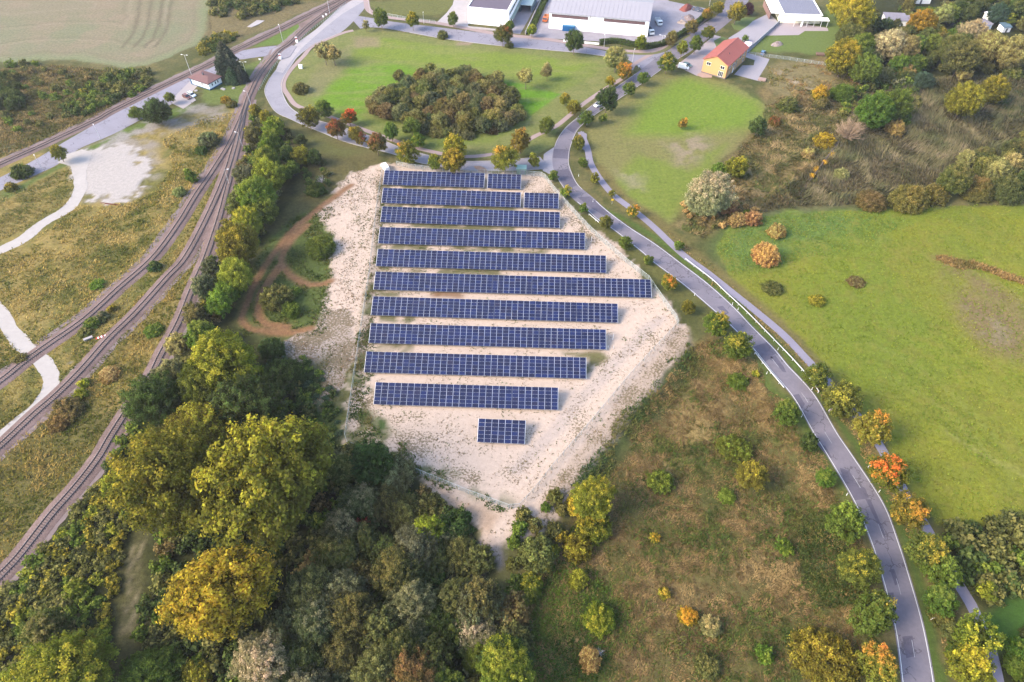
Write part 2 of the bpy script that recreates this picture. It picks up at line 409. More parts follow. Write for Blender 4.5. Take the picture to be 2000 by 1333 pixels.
# wood floors
for pl in ([(490, 205), (545, 235), (600, 330), (560, 420), (480, 520), (460, 640), (560, 720), (610, 800), (660, 860), (760, 900), (900, 1000), (960, 1080), (1000, 1200), (1030, 1340), (1030, 1500), (-100, 1500), (-60, 1180), (60, 1110), (210, 900), (330, 700), (420, 500), (470, 330)],
           [(1620, 60), (1700, 0), (2400, -60), (2400, 150), (1800, 150), (1690, 180), (1640, 130)], [(1830, 1030), (1900, 1024), (2100, 1010), (2100, 1150), (1920, 1180), (1860, 1110)], [(1960, 1270), (2100, 1250), (2100, 1500), (1960, 1400)]):
    zone(pl, (70, 74, 40), 4, (.5, 0, 0))
zone([(260, 1010), (300, 1010), (290, 1130), (280, 1340), (200, 1340), (225, 1200), (250, 1090)], (98, 96, 58), 3, None, None, True, .9)
for dx in (0, 15): streak([(272 + dx, 1020), (262 + dx, 1090), (252 + dx, 1170), (240 + dx, 1240)], (160, 148, 118), .55, .7, .7, (N2, .42, .1))
zone([(545, 235), (600, 300), (740, 310), (700, 350), (640, 400), (540, 480), (510, 560), (560, 640), (520, 650), (455, 640), (480, 520), (560, 420), (590, 330)], (112, 106, 64), 5, (.45, 0, 0), None, True, .9)
zone([(520, 470), (600, 410), (660, 400), (660, 560), (640, 640), (560, 660), (470, 650), (460, 600)], (102, 116, 58), 4, (.4, 0, 0))
# sand
SAND = [(690, 335), (745, 318), (800, 322), (900, 336), (1062, 338), (1105, 395), (1200, 480), (1290, 570), (1348, 650), (1300, 720), (1200, 850), (1130, 940), (1075, 1022), (1010, 1052), (955, 1055), (905, 1010), (840, 965), (820, 935), (720, 890), (668, 860), (690, 720), (700, 600), (640, 600), (650, 480), (620, 410), (680, 350)]
zone([(690, 335), (745, 322), (735, 500), (715, 700), (690, 720), (640, 800), (600, 800), (630, 720), (545, 705), (545, 665), (610, 645), (640, 560), (652, 480), (628, 405), (670, 350)], (206, 188, 174), 8, (.2, .64, 0), 7, True, 1, None, .8)
zone(SAND, (240, 216, 196), 6, (.14, .30, 0), 7, broken=.6)
for pl, g_ in (([(695, 800), (880, 805), (905, 900), (965, 965), (830, 935), (680, 862)], .52), ([(1035, 336), (1062, 338), (1105, 395), (1190, 470), (1150, 480), (1095, 420), (1020, 372)], .55), ([(735, 335), (752, 335), (728, 690), (716, 800), (700, 800), (715, 690)], .55), ([(1000, 880), (1060, 900), (1020, 990), (960, 960)], .45), ([(1190, 690), (1290, 650), (1230, 730), (1100, 880), (1080, 850)], .40)):
    P_ = poly_world(pl); a_ = sstep(-2, 2, poly_sd(wx, wy, P_))[:, None]; TX = TX * (1 - a_) + np.array([.18, g_, 0]) * a_
zone([(930, 1035), (1010, 1045), (990, 1090), (940, 1110), (900, 1090)], (196, 178, 166), 4, (.2, .5, 0), None, True, .9, (N2, .42, .1))
zone([(820, 935), (900, 985), (985, 1000), (960, 1040), (905, 1015), (840, 968)], (208, 178, 150), 3, (.2, .25, 0), None, True, .9)
zone([(1345, 640), (1350, 665), (1260, 790), (1170, 900), (1080, 1020), (1020, 1040), (1060, 960), (1150, 850), (1250, 730), (1325, 640)], (206, 184, 164), 3, (.2, .6, 0), None, True, .9)
# tyre-rutted strip of sand
for o_ in (-1, 1): streak([(1010 + o_ * 8, 920), (1120 + o_ * 8, 800), (1220 + o_ * 8, 690), (1290 + o_ * 6, 620)], (214, 198, 188), 1.4, 1.2, .6)
# vegetation on the sand
zone([(690, 720), (730, 520), (745, 380), (752, 380), (742, 520), (728, 690), (716, 800), (730, 840), (700, 850), (672, 850)], (100, 112, 58), 2.5, None, None, True, .9, (N2, .42, .1))
zone([(700, 790), (760, 835), (850, 900), (960, 965), (1000, 985), (960, 990), (830, 935), (670, 865), (680, 800)], (104, 116, 64), 4, None, None, True, .85, (N2, .46, .08))
for row in ([(748, 364), (945, 370)], [(746, 400), (1016, 410)], [(744, 438), (1000, 447)], [(740, 479), (1060, 488)], [(735, 524), (980, 531)], [(731, 569), (850, 574)], [(727, 619), (800, 622)], [(722, 673), (790, 677)]):
    streak(row, (104, 108, 58), 3.4, 1.5, .85, (N2, .45, .12))
streak([(850, 575), (895, 577)], (150, 110, 72), 2.5, 1.5, .8); zone([(1090, 686), (1180, 690), (1195, 700), (1150, 728), (1145, 700), (1095, 692)], (112, 112, 56), 2, None, None, True, .9, (N2, .4, .1)); zone([(730, 812), (755, 815), (760, 832), (738, 834)], (84, 108, 56), 1.5)
zone([(620, 760), (670, 800), (660, 870), (620, 840), (600, 800)], (92, 108, 54), 4, None, None, True, .85); zone([(560, 720), (640, 700), (640, 760), (610, 790), (560, 760)], (80, 92, 46), 5)
# motocross loops
for pl in ([(690, 360), (650, 385), (600, 425), (555, 470), (525, 510), (498, 560), (475, 605), (480, 635), (520, 648), (570, 650), (610, 640)], [(600, 440), (560, 480), (552, 515), (575, 540), (615, 556), (645, 548)], [(548, 520), (520, 560), (505, 600), (520, 632), (560, 640)]):
    streak(pl, (166, 124, 90), 2.0, 1.1, .95)
# grass by the flat-roofed building, pasture behind it
zone([(1450, 105), (1490, 62), (1570, 62), (1640, 0), (1652, 10), (1625, 110), (1530, 100)], (124, 142, 74), 3, (.25, 0, 0), 2)
zone([(700, 5), (760, 0), (880, -20), (900, 5), (860, 30), (760, 30)], (126, 128, 72), 3)

ROADISH = []                       # discs of ground that must stay flat
gz = hgt(gx, gy)
rough = np.clip((TX[:, 0] - .22) / .2, 0, 1) * ((ZID != 7) & (ZID != 2) & (ZID != 1))
near = (np.abs(gx) < 300) & (gy > 20) & (gy < 425)
gz = gz + near * rough * ((N2 - .62) * .7 + (N4 - .6) * .35)
# ------------------------------------------------------------------ roads, paths and tracks (as pixel polylines on the ground)
MAIN_L = [(1766, 1420), (1760, 1333), (1745, 1222), (1716, 1110), (1698, 1055), (1676, 1000), (1653, 955), (1613, 888), (1586, 844), (1548, 777), (1506, 727), (1468, 680), (1420, 631), (1393, 607), (1333, 556), (1274, 512), (1254, 494), (1198, 450), (1167, 430), (1147, 412), (1117, 387), (1094, 358), (1082, 333), (1079, 315), (1080, 298), (1088, 273), (1104, 250), (1127, 230), (1147, 213), (1200, 173), (1247, 140), (1284, 112), (1330, 82), (1366, 52), (1403, 28), (1418, 0), (1428, -40)]
MAIN_R = [(1836, 1420), (1826, 1333), (1805, 1222), (1773, 1110), (1755, 1055), (1735, 1000), (1710, 955), (1665, 888), (1635, 844), (1596, 777), (1566, 741), (1540, 714), (1513, 681), (1473, 641), (1433, 599), (1383, 554), (1333, 516), (1281, 477), (1230, 444), (1187, 412), (1160, 388), (1130, 362), (1116, 335), (1111, 315), (1114, 290), (1127, 257), (1147, 237), (1167, 222), (1200, 200), (1250, 167), (1299, 132), (1350, 100), (1396, 66), (1432, 36), (1463, 0), (1480, -40)]
LOOP_O = [(1086, 342), (1074, 336), (1054, 331), (1000, 334), (947, 334), (907, 333), (847, 324), (794, 312), (767, 301), (712, 288), (667, 275), (633, 261), (600, 248), (567, 233), (540, 220), (525, 200), (517, 177), (527, 153), (547, 127), (560, 113), (577, 92), (617, 61), (667, 17), (690, -2), (720, -30)]
LOOP_I = [(1086, 285), (1076, 298), (1047, 308), (1000, 312), (954, 315), (900, 315), (854, 308), (814, 298), (780, 288), (747, 274), (710, 262), (675, 251), (633, 239), (593, 227), (567, 210), (555, 190), (550, 170), (557, 147), (570, 127), (583, 110), (613, 88), (667, 63), (708, 22), (720, 0), (745, -30)]
TOP_U = [(680, 30), (710, 33), (767, 43), (867, 55), (967, 68), (1067, 80), (1167, 97), (1214, 106), (1267, 107), (1300, 95)]
TOP_D = [(655, 72), (720, 54), (800, 64), (867, 76), (967, 89), (1067, 98), (1134, 104), (1187, 111), (1230, 118), (1252, 138)]
STAT_U = [(-80, 382), (0, 347), (67, 313), (127, 277), (197, 237), (267, 200), (333, 167), (370, 152), (395, 139), (420, 129), (461, 104), (495, 95), (553, 89), (582, 92)]
STAT_D = [(-80, 412), (0, 373), (97, 330), (123, 315), (157, 290), (220, 263), (283, 230), (337, 203), (372, 176), (398, 158), (432, 139), (464, 118), (488, 116), (503, 112), (540, 110), (560, 118)]
FOOT = [(1134, 258), (1147, 290), (1154, 320), (1174, 353), (1200, 383), (1240, 413), (1277, 444), (1333, 497), (1383, 534), (1433, 574), (1483, 614), (1533, 657), (1580, 707), (1620, 749), (1673, 811), (1720, 874), (1763, 955), (1803, 1021), (1866, 1131), (1900, 1188), (1930, 1258), (1945, 1315), (1960, 1400)]
PINK = [(1284, 100), (1240, 125), (1226, 146), (1184, 173), (1140, 203), (1104, 233), (1084, 248), (1044, 267), (1000, 291), (960, 302), (900, 306), (827, 293), (767, 274), (700, 250), (667, 237), (623, 221), (580, 207), (563, 187), (553, 167), (563, 143), (593, 110), (613, 89), (667, 66), (690, 60)]
PINK2 = [(715, 0), (722, 22), (757, 34), (850, 45), (967, 66), (1067, 77), (1167, 93), (1234, 101), (1284, 97), (1333, 70), (1375, 38), (1395, 18)]
TRACK_A = [(-90, 362), (0, 322), (93, 280), (187, 236), (217, 219), (300, 178), (367, 146), (417, 122), (467, 96), (540, 61), (580, 41), (620, 21), (660, 2), (700, -18)]
TRACK_B1 = [(700, -14), (675, 2), (650, 17), (630, 30), (600, 53), (565, 86), (547, 98), (534, 113), (508, 146), (488, 186), (475, 221), (466, 243), (447, 284), (417, 333), (383, 383), (350, 437), (300, 504), (233, 564), (167, 624), (93, 676), (50, 707), (0, 747), (-80, 800)]
TRACK_B2 = [(484, 196), (475, 228), (469, 250), (457, 291), (437, 353), (403, 430), (363, 504), (327, 544), (267, 611), (213, 664), (160, 724), (110, 774), (67, 811), (0, 874), (-80, 945)]
TRACK_B3 = [(476, 224), (472, 252), (467, 283), (450, 347), (430, 423), (403, 504), (377, 564), (350, 631), (317, 691), (297, 731), (247, 807), (217, 854), (193, 895), (150, 951), (100, 1008), (40, 1085), (0, 1128), (-90, 1225)]
PATH1 = [(136, 300), (150, 322), (155, 345), (156, 372), (133, 407), (83, 437), (50, 464), (0, 489), (-80, 520)]
PATH2 = [(-60, 540), (0, 612), (20, 644), (53, 681), (82, 706), (100, 737), (88, 777), (40, 824), (0, 855), (-60, 900)]
main_l, main_r = pxline(MAIN_L, 1.5), pxline(MAIN_R, 1.5)

def pair(a, b, n=240):
    """two edges of a road with matched stations"""
    A, B = resample(a, n=n), resample(b, n=n * 4); out = []; j = 0
    for p in A:
        k = int(np.argmin(np.hypot(*(B[j:] - p).T))) + j; j = max(j, k); out.append(B[k])
    return A, np.array(out)

def ribbon(name, L, R, z, m, parent=None, uv=False, drape=False):
    n = len(L); zz = (hgt(L[:, 0], L[:, 1]) if drape else 0) + z; zr = (hgt(R[:, 0], R[:, 1]) if drape else 0) + z
    co = np.concatenate([np.column_stack([L, np.full(n, 0) + zz]), np.column_stack([R, np.full(n, 0) + zr])])
    i = np.arange(n - 1); f = np.stack([i + n, i + n + 1, i + 1, i], 1)
    me = mesh_np(name, co, f, [m]); o = link(name, me, parent)
    if (L[0] - R[0])[0] * (L[1] - L[0])[1] - (L[0] - R[0])[1] * (L[1] - L[0])[0] > 0: me.flip_normals()
    return o
def strip(name, line, width, z, m, parent=None, ragged=0.0):
    if ragged:
        line = resample(line, step=.7); k_ = len(line); q_ = np.random.default_rng(k_); nz_ = [np.convolve(q_.normal(size=k_ + 4), np.ones(5) / 2.2, 'valid')[:k_] * ragged for _ in range(2)]
        return ribbon(name, offset(line, 1.0) * 0 + offset(line, 1.0) * (width / 2 + nz_[0])[:, None] + line * (1 - (width / 2 + nz_[0])[:, None]), offset(line, -1.0) * (width / 2 + nz_[1])[:, None] + line * (1 - (width / 2 + nz_[1])[:, None]), z, m, parent)
    return ribbon(name, offset(line, width / 2), offset(line, -width / 2), z, m, parent)
def poly(name, px, z, m, parent=None, world=False, thick=0.0):
    P = [(p[0], p[1]) for p in px] if world else [tuple(G(*p)[:2]) for p in px]
    ar = sum(P[i][0] * P[(i + 1) % len(P)][1] - P[(i + 1) % len(P)][0] * P[i][1] for i in range(len(P)))
    if ar < 0: P = P[::-1]
    mb = MB()
    if thick: mb.prism(P, z - thick, z)
    else: mb.face([(*p, z) for p in P])
    return mb.build(name, m, parent)
def kerb(name, line, m, w=.25, h=.11, parent=None):
    """raised kerbstone line: two sides and a top"""
    a, b = offset(line, w / 2), offset(line, -w / 2); n = len(line)
    co = np.concatenate([np.column_stack([a, np.zeros(n)]), np.column_stack([a, np.full(n, h)]), np.column_stack([b, np.full(n, h)]), np.column_stack([b, np.zeros(n)])])
    i = np.arange(n - 1); f = np.concatenate([np.stack([i + k * n, i + 1 + k * n, i + 1 + (k + 1) * n, i + (k + 1) * n], 1) for k in range(3)])
    return link(name, mesh_np(name, co, f, [m]), parent)

# --- flatten the ground below everything that is laid on it
flat = np.full(len(gx), 99.0)
for ln, hw in ((0.5 * (pair(main_l, main_r)[0] + pair(main_l, main_r)[1]), 4.5), (pxline(LOOP_O, 3), 5), (pxline(LOOP_I, 3), 5), (pxline(TOP_U, 3), 4), (pxline(TOP_D, 3), 4), (pxline(STAT_U, 3), 4), (pxline(STAT_D, 3), 4),
               (pxline(FOOT, 3), 2.2), (pxline(PINK, 3), 2.2), (pxline(PINK2, 3), 2.5), (pxline(TRACK_A, 3), 3.6), (pxline(TRACK_B1, 3), 3.6), (pxline(TRACK_B2, 3), 3.6), (pxline(TRACK_B3, 3), 3.6), (pxline(PATH1, 3), 3), (pxline(PATH2, 3), 3)):
    flat = np.minimum(flat, line_dist(gx, gy, ln) - hw)
fl = sstep(0, 2.5, flat)
built = poly_sd(gx, gy, poly_world([(860, -80), (870, 60), (1070, 80), (1300, 108), (1340, 150), (1420, 165), (1520, 150), (1620, 60), (1660, -80)])) > 0
fl = np.where(built, 0, fl)
base = hgt(gx, gy); gz = base * np.clip(fl + (flat > 6), 0, 1) + (gz - base) * fl
gz = gz - (1 - fl) * 0.004

# --- ground material: albedo per vertex, broken up by fine noise; weeds speckle the sand
m, n, out = _new('ground_cover'); p = N(n, 'ShaderNodeBsdfPrincipled'); n.links.new(p.outputs[0], out.inputs[0])
ca = N(n, 'ShaderNodeVertexColor', layer_name='albedo'); ta = N(n, 'ShaderNodeVertexColor', layer_name='relief')
sp_ = N(n, 'ShaderNodeSeparateColor'); n.links.new(ta.outputs[0], sp_.inputs[0])
f1 = noise_node(n, 0.9, 6, .7); f2 = noise_node(n, 4.5, 3, .6)
mod = math_node(n, 'ADD', math_node(n, 'MULTIPLY', math_node(n, 'SUBTRACT', f1, .5), 4.2), math_node(n, 'MULTIPLY', math_node(n, 'SUBTRACT', f2, .5), 2.6))
mod = math_node(n, 'ADD', math_node(n, 'MULTIPLY', mod, sp_.outputs[0]), 1.0); mod = math_node(n, 'MAXIMUM', mod, .35)
cm = N(n, 'ShaderNodeCombineColor'); [n.links.new(mod, cm.inputs[k]) for k in range(3)]
col = mix_col(n, 1.0, ca.outputs[0], cm.outputs[0], 'MULTIPLY')
f3 = noise_node(n, 1.7, 5, .68); f4 = noise_node(n, 0.14, 3)
th = math_node(n, 'SUBTRACT', math_node(n, 'ADD', f3, math_node(n, 'MULTIPLY', math_node(n, 'SUBTRACT', f4, .5), .55)), math_node(n, 'SUBTRACT', .74, math_node(n, 'MULTIPLY', sp_.outputs[1], .45)))
wk = math_node(n, 'MULTIPLY', math_node(n, 'MULTIPLY', th, 18.0, True), math_node(n, 'GREATER_THAN', sp_.outputs[1], .02))
weed = ramp(n, noise_node(n, 2.3, 3), [(.35, alb(96, 104, 58)), (.5, alb(132, 112, 82)), (.65, alb(150, 132, 100))])
col = mix_col(n, math_node(n, 'MULTIPLY', wk, .8), col, weed)
n.links.new(col, p.inputs['Base Color']); setin(p, Roughness=.95); p.inputs['Specular IOR Level'].default_value = .1
n.links.new(bump(n, f1, .55, .25), p.inputs['Normal']); GROUND_MAT = m

ny, nx = len(ys), len(xs)
ii = (np.arange(ny - 1)[:, None] * nx + np.arange(nx - 1)[None]).ravel()
quads = np.stack([ii, ii + 1, ii + nx + 1, ii + nx], 1); fz = ZID[ii]
NAMES = {0: 'ground', 1: 'crop_field', 2: 'lawn', 3: 'meadow', 4: 'marsh_ground', 5: 'gravel_yard', 6: 'rough_meadow', 7: 'sand_ground'}
for zid, nm in NAMES.items():
    q = quads[fz == zid]
    if not len(q): continue
    used, inv = np.unique(q, return_inverse=True)
    me = mesh_np(nm, np.column_stack([gx, gy, gz])[used], inv.reshape(q.shape), [GROUND_MAT], smooth=True)
    set_color(me, 'albedo', CG[used]); set_color(me, 'relief', TX[used])
    structure(link(nm, me))

# ------------------------------------------------------------------ road surfaces
def asphalt(name, c, crack=0.5, var=.1, joints=0.0):
    m, n, out = _new(name); p = N(n, 'ShaderNodeBsdfPrincipled'); n.links.new(p.outputs[0], out.inputs[0])
    f1 = noise_node(n, .12, 5, .65); f2 = noise_node(n, 1.3, 5, .65)
    v = math_node(n, 'ADD', math_node(n, 'MULTIPLY', f1, .65), math_node(n, 'MULTIPLY', f2, .35))
    col = ramp(n, v, [(.36, tuple(x * (1 - var * 1.6) for x in c)), (.64, tuple(x * (1 + var) for x in c))])
    vo = N(n, 'ShaderNodeTexVoronoi', feature='DISTANCE_TO_EDGE'); setin(vo, Scale=.22)
    dm = N(n, 'ShaderNodeVectorMath', operation='ADD'); nn = N(n, 'ShaderNodeTexNoise'); setin(nn, Scale=.7, Detail=4)
    g = N(n, 'ShaderNodeNewGeometry'); n.links.new(g.outputs['Position'], nn.inputs['Vector'])
    sc = N(n, 'ShaderNodeVectorMath', operation='SCALE'); sc.inputs['Scale'].default_value = 3.0; n.links.new(nn.outputs['Color'], sc.inputs[0])
    n.links.new(g.outputs['Position'], dm.inputs[0]); n.links.new(sc.outputs[0], dm.inputs[1]); n.links.new(dm.outputs[0], vo.inputs['Vector'])
    ck = math_node(n, 'MULTIPLY', math_node(n, 'LESS_THAN', vo.outputs['Distance'], .022), math_node(n, 'GREATER_THAN', noise_node(n, .09, 2), .5))
    col = mix_col(n, math_node(n, 'MULTIPLY', ck, crack), col, tuple(x * .4 for x in c))
    n.links.new(col, p.inputs['Base Color']); setin(p, Roughness=.85); p.inputs['Specular IOR Level'].default_value = .25
    n.links.new(bump(n, f2, .12, .02), p.inputs['Normal']); return m
A_MAIN = asphalt('asphalt_main', alb(155, 148, 160), .75, .12); A_DARK = asphalt('asphalt_patch', alb(124, 119, 136), .3, .14)
A_LOOP = asphalt('asphalt_loop', alb(186, 182, 192), .25, .07); A_FOOT = asphalt('asphalt_footpath', alb(172, 166, 184), .1, .06)
CONC = asphalt('concrete_road', alb(214, 206, 208), .3, .06); A_TOP = asphalt('asphalt_top', alb(176, 172, 186), .8, .08); A_YARD = asphalt('yard_asphalt', alb(186, 180, 190), .2, .12)
PAVE = mat('pink_paving', alb(200, 176, 172), .9, var=.1, scale=2.5); KERB = mat('kerb_stone', alb(214, 208, 206), .9, var=.08)
GRAV = mat('white_gravel', alb(216, 208, 202), .95, var=.1, scale=.8, bmp=.3); PAINT = mat('road_paint', (.50, .50, .50), .7, var=.15, scale=2); WORN = mat('worn_paint', (.30, .30, .32), .8, var=.3, scale=3)

ML, MR = pair(main_l, main_r, 420)
main = structure(ribbon('main_road', ML, MR, .040, A_MAIN)); mid = .5 * (ML + MR)
LO, LI = pair(pxline(LOOP_O, 1.5), pxline(LOOP_I, 1.5), 260); loop = structure(ribbon('loop_road', LO, LI, .030, A_LOOP))
TU, TD = pair(pxline(TOP_U, 2), pxline(TOP_D, 2), 120); structure(ribbon('industrial_road', TU, TD, .022, A_TOP))
SU, SD = pair(pxline(STAT_U, 2), pxline(STAT_D, 2), 160); structure(ribbon('station_road', SU, SD, .018, A_TOP))
structure(poly('junction', [(1205, 102), (1230, 107), (1290, 104), (1312, 98), (1300, 112), (1262, 145), (1250, 133), (1228, 118)], .026, A_TOP))
structure(poly('junction', [(1092, 282), (1068, 297), (1062, 302), (1060, 334), (1078, 343), (1092, 344)], .035, A_LOOP))
structure(poly('concrete_lane', [(545, 122), (578, 86), (617, 58), (667, 12), (686, -4), (720, -30), (740, -30), (712, 2), (668, 28), (640, 50), (612, 74), (588, 96), (567, 122), (552, 143), (538, 140)], .0345, CONC))
structure(poly('level_crossing', [(533, 96), (556, 88), (580, 91), (566, 112), (548, 118), (528, 110)], .16, A_YARD, thick=.12))
structure(strip('cycle_path', pxline(FOOT, 2), 2.5, .026, A_FOOT)); structure(strip('footpath', pxline(PINK, 2), 2.1, .052, PAVE)); structure(strip('footpath', pxline(PINK2, 2), 3.0, .054, PAVE))
structure(poly('station_forecourt', [(337, 203), (358, 213), (383, 196), (372, 184), (386, 168), (372, 158), (345, 185)], .024, mat('forecourt', alb(206, 196, 196), .9, var=.06)))
structure(poly('parking_bay', [(1134, 256), (1146, 262), (1147, 295), (1137, 292)], .030, A_FOOT))
structure(strip('gravel_track', pxline(PATH1, 2), 4.4, .030, GRAV, None, .16)); structure(strip('gravel_track', pxline(PATH2, 2), 4.2, .034, GRAV, None, .16))
structure(poly('gravel_apron', [(112, 318), (138, 300), (160, 292), (180, 298), (170, 330), (160, 350), (148, 345), (140, 325)], .032, GRAV))

for k, ln in enumerate((offset(ML, -.18), offset(MR, .18))):        # kerbs on the upper half of the main road and round the loop
    cut = ln[(ln[:, 1] > G(1100, 372).y) & (ln[:, 1] < G(1300, 60).y)]
    if k == 0:
        jy0, jy1 = G(1080, 338).y, G(1080, 288).y
        for part in (cut[cut[:, 1] < jy0], cut[(cut[:, 1] > jy1) & (cut[:, 1] < G(1240, 145).y)]): structure(kerb('kerb', part, KERB))
    else: structure(kerb('kerb', cut[cut[:, 1] < G(1340, 105).y], KERB))
structure(kerb('kerb', pxline(LOOP_I[2:-3], 2), KERB)); structure(kerb('kerb', pxline(LOOP_O[2:18], 2), KERB)); structure(kerb('kerb', pxline(TOP_D[2:-2], 2), KERB))

# white edge lines, centre dashes, repaired patches and tar joints of the main road
ylim = G(1120, 392).y
for nm, base_l, off in (('edge_line', ML, -.35), ('edge_line', MR, .35)):
    ln = offset(base_l, off); ln = ln[ln[:, 1] < ylim]; strip(nm, ln, .15, .052, PAINT, main)
cl = resample(mid[mid[:, 1] < G(1480, 640).y], step=.5)
for k in range(0, len(cl) - 10, 26): strip('lane_dash', cl[k:k + 8], .11, .052, WORN, main)
def patch(px, z=.046): poly('asphalt_patch', px, z, A_DARK, main)
for px in ([(1082, 291), (1113, 293), (1112, 311), (1080, 309)], [(1106, 252), (1118, 240), (1131, 232), (1143, 236), (1128, 250), (1120, 260)], [(1085, 334), (1110, 330), (1118, 346), (1128, 362), (1118, 366), (1122, 376), (1112, 378), (1096, 355)],
           [(1128, 386), (1152, 384), (1172, 402), (1190, 418), (1180, 422), (1150, 404)], [(1468, 679), (1492, 671), (1500, 668), (1519, 690), (1508, 696), (1510, 706), (1502, 702), (1494, 708)], [(1505, 698), (1514, 694), (1530, 716), (1536, 728), (1528, 726)],
           [(1640, 914), (1658, 920), (1672, 942), (1690, 955), (1697, 974), (1667, 978), (1652, 950)], [(1690, 975), (1700, 976), (1714, 1010), (1727, 1040), (1730, 1054), (1722, 1040)], [(1738, 1112), (1746, 1112), (1756, 1140), (1748, 1144)], [(1730, 1158), (1745, 1158), (1748, 1190), (1738, 1192)],
           [(1762, 1244), (1782, 1242), (1788, 1282), (1770, 1286)], [(1548, 772), (1560, 770), (1572, 790), (1566, 800)], [(1400, 600), (1412, 598), (1424, 612), (1416, 616)], [(1590, 862), (1612, 872), (1626, 896), (1616, 892)]):
    patch(px)
for px in ([(1195, 190), (1225, 171), (1252, 154)], [(1150, 226), (1185, 202), (1215, 180)], [(1330, 100), (1370, 68), (1400, 48)]):
    strip('tar_joint', pxline(px, 2), .35, .046, A_DARK, main)

# ------------------------------------------------------------------ railway
BALL = mat('ballast_stone', alb(134, 110, 104), .95, var=.3, scale=2.5, bmp=.5, col2=alb(156, 132, 126)); SIDE = mat('cess_gravel', alb(160, 142, 140), .95, var=.2, scale=1.0)
RAIL_T = mat('rail_steel', (.13, .12, .13), .4, .6, var=.1, spec=.5); RAIL_S = mat('rail_rust', (.030, .022, .020), .8, var=.2)
SLEEP = mat('sleeper_concrete', alb(166, 146, 138), .9, var=.25, scale=2, col2=alb(140, 122, 116))
def track(px, label, z0):
    ln = pxline(px, 1.2); root = thing('railway_track', label, 'railway track', (ln[len(ln) // 2][0], ln[len(ln) // 2][1], 0)); ox, oy = ln[len(ln) // 2]
    L = ln - [ox, oy]
    n = len(L); prof = [(2.6, .0), (1.75, .22), (-1.75, .22), (-2.6, .0)]
    co = np.concatenate([np.column_stack([offset(L, d), np.full(n, z + z0)]) for d, z in prof]); i = np.arange(n - 1)
    f = np.concatenate([np.stack([i + k * n, i + k * n + 1 - 0, i + (k + 1) * n + 1, i + (k + 1) * n], 1) for k in range(3)])
    me = mesh_np('ballast', co, f, [BALL]); me.flip_normals() if me.polygons[n].normal.z < 0 else None
    link('ballast', me, root)
    for s in (-1, 1):                      # two rails with a foot, a web and a bright head
        co = np.concatenate([np.column_stack([offset(L, s * .7525 + d), np.full(n, z + z0)]) for d, z in ((-.08, .27), (-.05, .43), (.05, .43), (.08, .27))])
        f = np.concatenate([np.stack([i + k * n, i + k * n + 1, i + (k + 1) * n + 1, i + (k + 1) * n], 1) for k in range(3)])
        me = mesh_np('rail', co, f, [RAIL_S, RAIL_T], np.repeat([0, 1, 0], n - 1)); me.flip_normals() if me.polygons[n].normal.z < 0 else None
        link('rail', me, root)
    sl = resample(L, step=.62); t = np.gradient(sl, axis=0); t /= np.linalg.norm(t, axis=1)[:, None]; nn_ = np.stack([-t[:, 1], t[:, 0]], 1); k = len(sl)
    c4 = [sl + nn_ * a * 1.28 + t * b * .13 for a, b in ((1, -1), (-1, -1), (-1, 1), (1, 1))]
    co = np.stack([np.column_stack([c, np.full(k, z0 + h)]) for h in (.15, .275) for c in c4], 1).reshape(-1, 3)
    b8 = np.arange(k)[:, None] * 8; f = np.concatenate([b8 + np.array(q) for q in ((4, 5, 6, 7), (0, 1, 5, 4), (1, 2, 6, 5), (2, 3, 7, 6), (3, 0, 4, 7))])
    tag(link('sleepers', mesh_np('sleepers', co, f, [SLEEP]), root), kind='stuff'); return root
track(TRACK_A, 'single railway track beside the station road at upper left', .0)
track(TRACK_B1, 'railway track over the level crossing, leftmost of the fan of three tracks', .012)
track(TRACK_B2, 'middle railway track of the fan of three tracks', .024)
track(TRACK_B3, 'railway track running beside the row of trees, rightmost of the fan', .036)
for ln, off in ((TRACK_B2, 3.2), (TRACK_B1, -3.3), (TRACK_B3, 3.0), (TRACK_A, 3.2)):
    structure(strip('cess_path', offset(pxline(ln, 3), off), 1.5, .012 + .004 * abs(off), SIDE, None, .25))
structure(poly('ballast_field', [(470, 258), (452, 330), (432, 395), (418, 440), (410, 470), (396, 470), (418, 410), (440, 345), (458, 290)], .21, BALL, thick=.2))
structure(poly('ballast_field', [(640, 26), (612, 45), (592, 58), (582, 48), (610, 34), (660, 6), (664, 10)], .1, BALL, thick=.09))
# ------------------------------------------------------------------ solar field
m, n, out = _new('solar_cells'); p = N(n, 'ShaderNodeBsdfPrincipled'); n.links.new(p.outputs[0], out.inputs[0])
tc = N(n, 'ShaderNodeTexCoord'); sx = N(n, 'ShaderNodeSeparateXYZ'); n.links.new(tc.outputs['Object'], sx.inputs[0])
def _grid(sock, pitch, w):
    f = math_node(n, 'FRACT', math_node(n, 'DIVIDE', sock, pitch)); return math_node(n, 'LESS_THAN', math_node(n, 'ABSOLUTE', math_node(n, 'SUBTRACT', f, .5)), .5 - w)
cell = math_node(n, 'MULTIPLY', _grid(sx.outputs[0], .161, .03), _grid(sx.outputs[1], .160, .03))
oi = N(n, 'ShaderNodeObjectInfo')
cellc = ramp(n, oi.outputs['Random'], [(0.0, (.007, .009, .030)), (.5, (.008, .012, .044)), (.8, (.009, .017, .070)), (1.0, (.015, .014, .034))])
n.links.new(mix_col(n, cell, (.02, .026, .06), cellc), p.inputs['Base Color']); setin(p, Roughness=.22); p.inputs['Specular IOR Level'].default_value = .26
CELLS = m; ALU = mat('aluminium_frame', (.10, .11, .16), .5, .1, var=.05); STEEL = mat('galvanised_steel', (.60, .61, .64), .5, .2, var=.08); UNDER = mat('module_back', (.35, .35, .36), .8)
MW, MH, COLP, ROWP, TILT, LOWZ = 1.65, .985, 1.732, 1.012, math.radians(22), .80
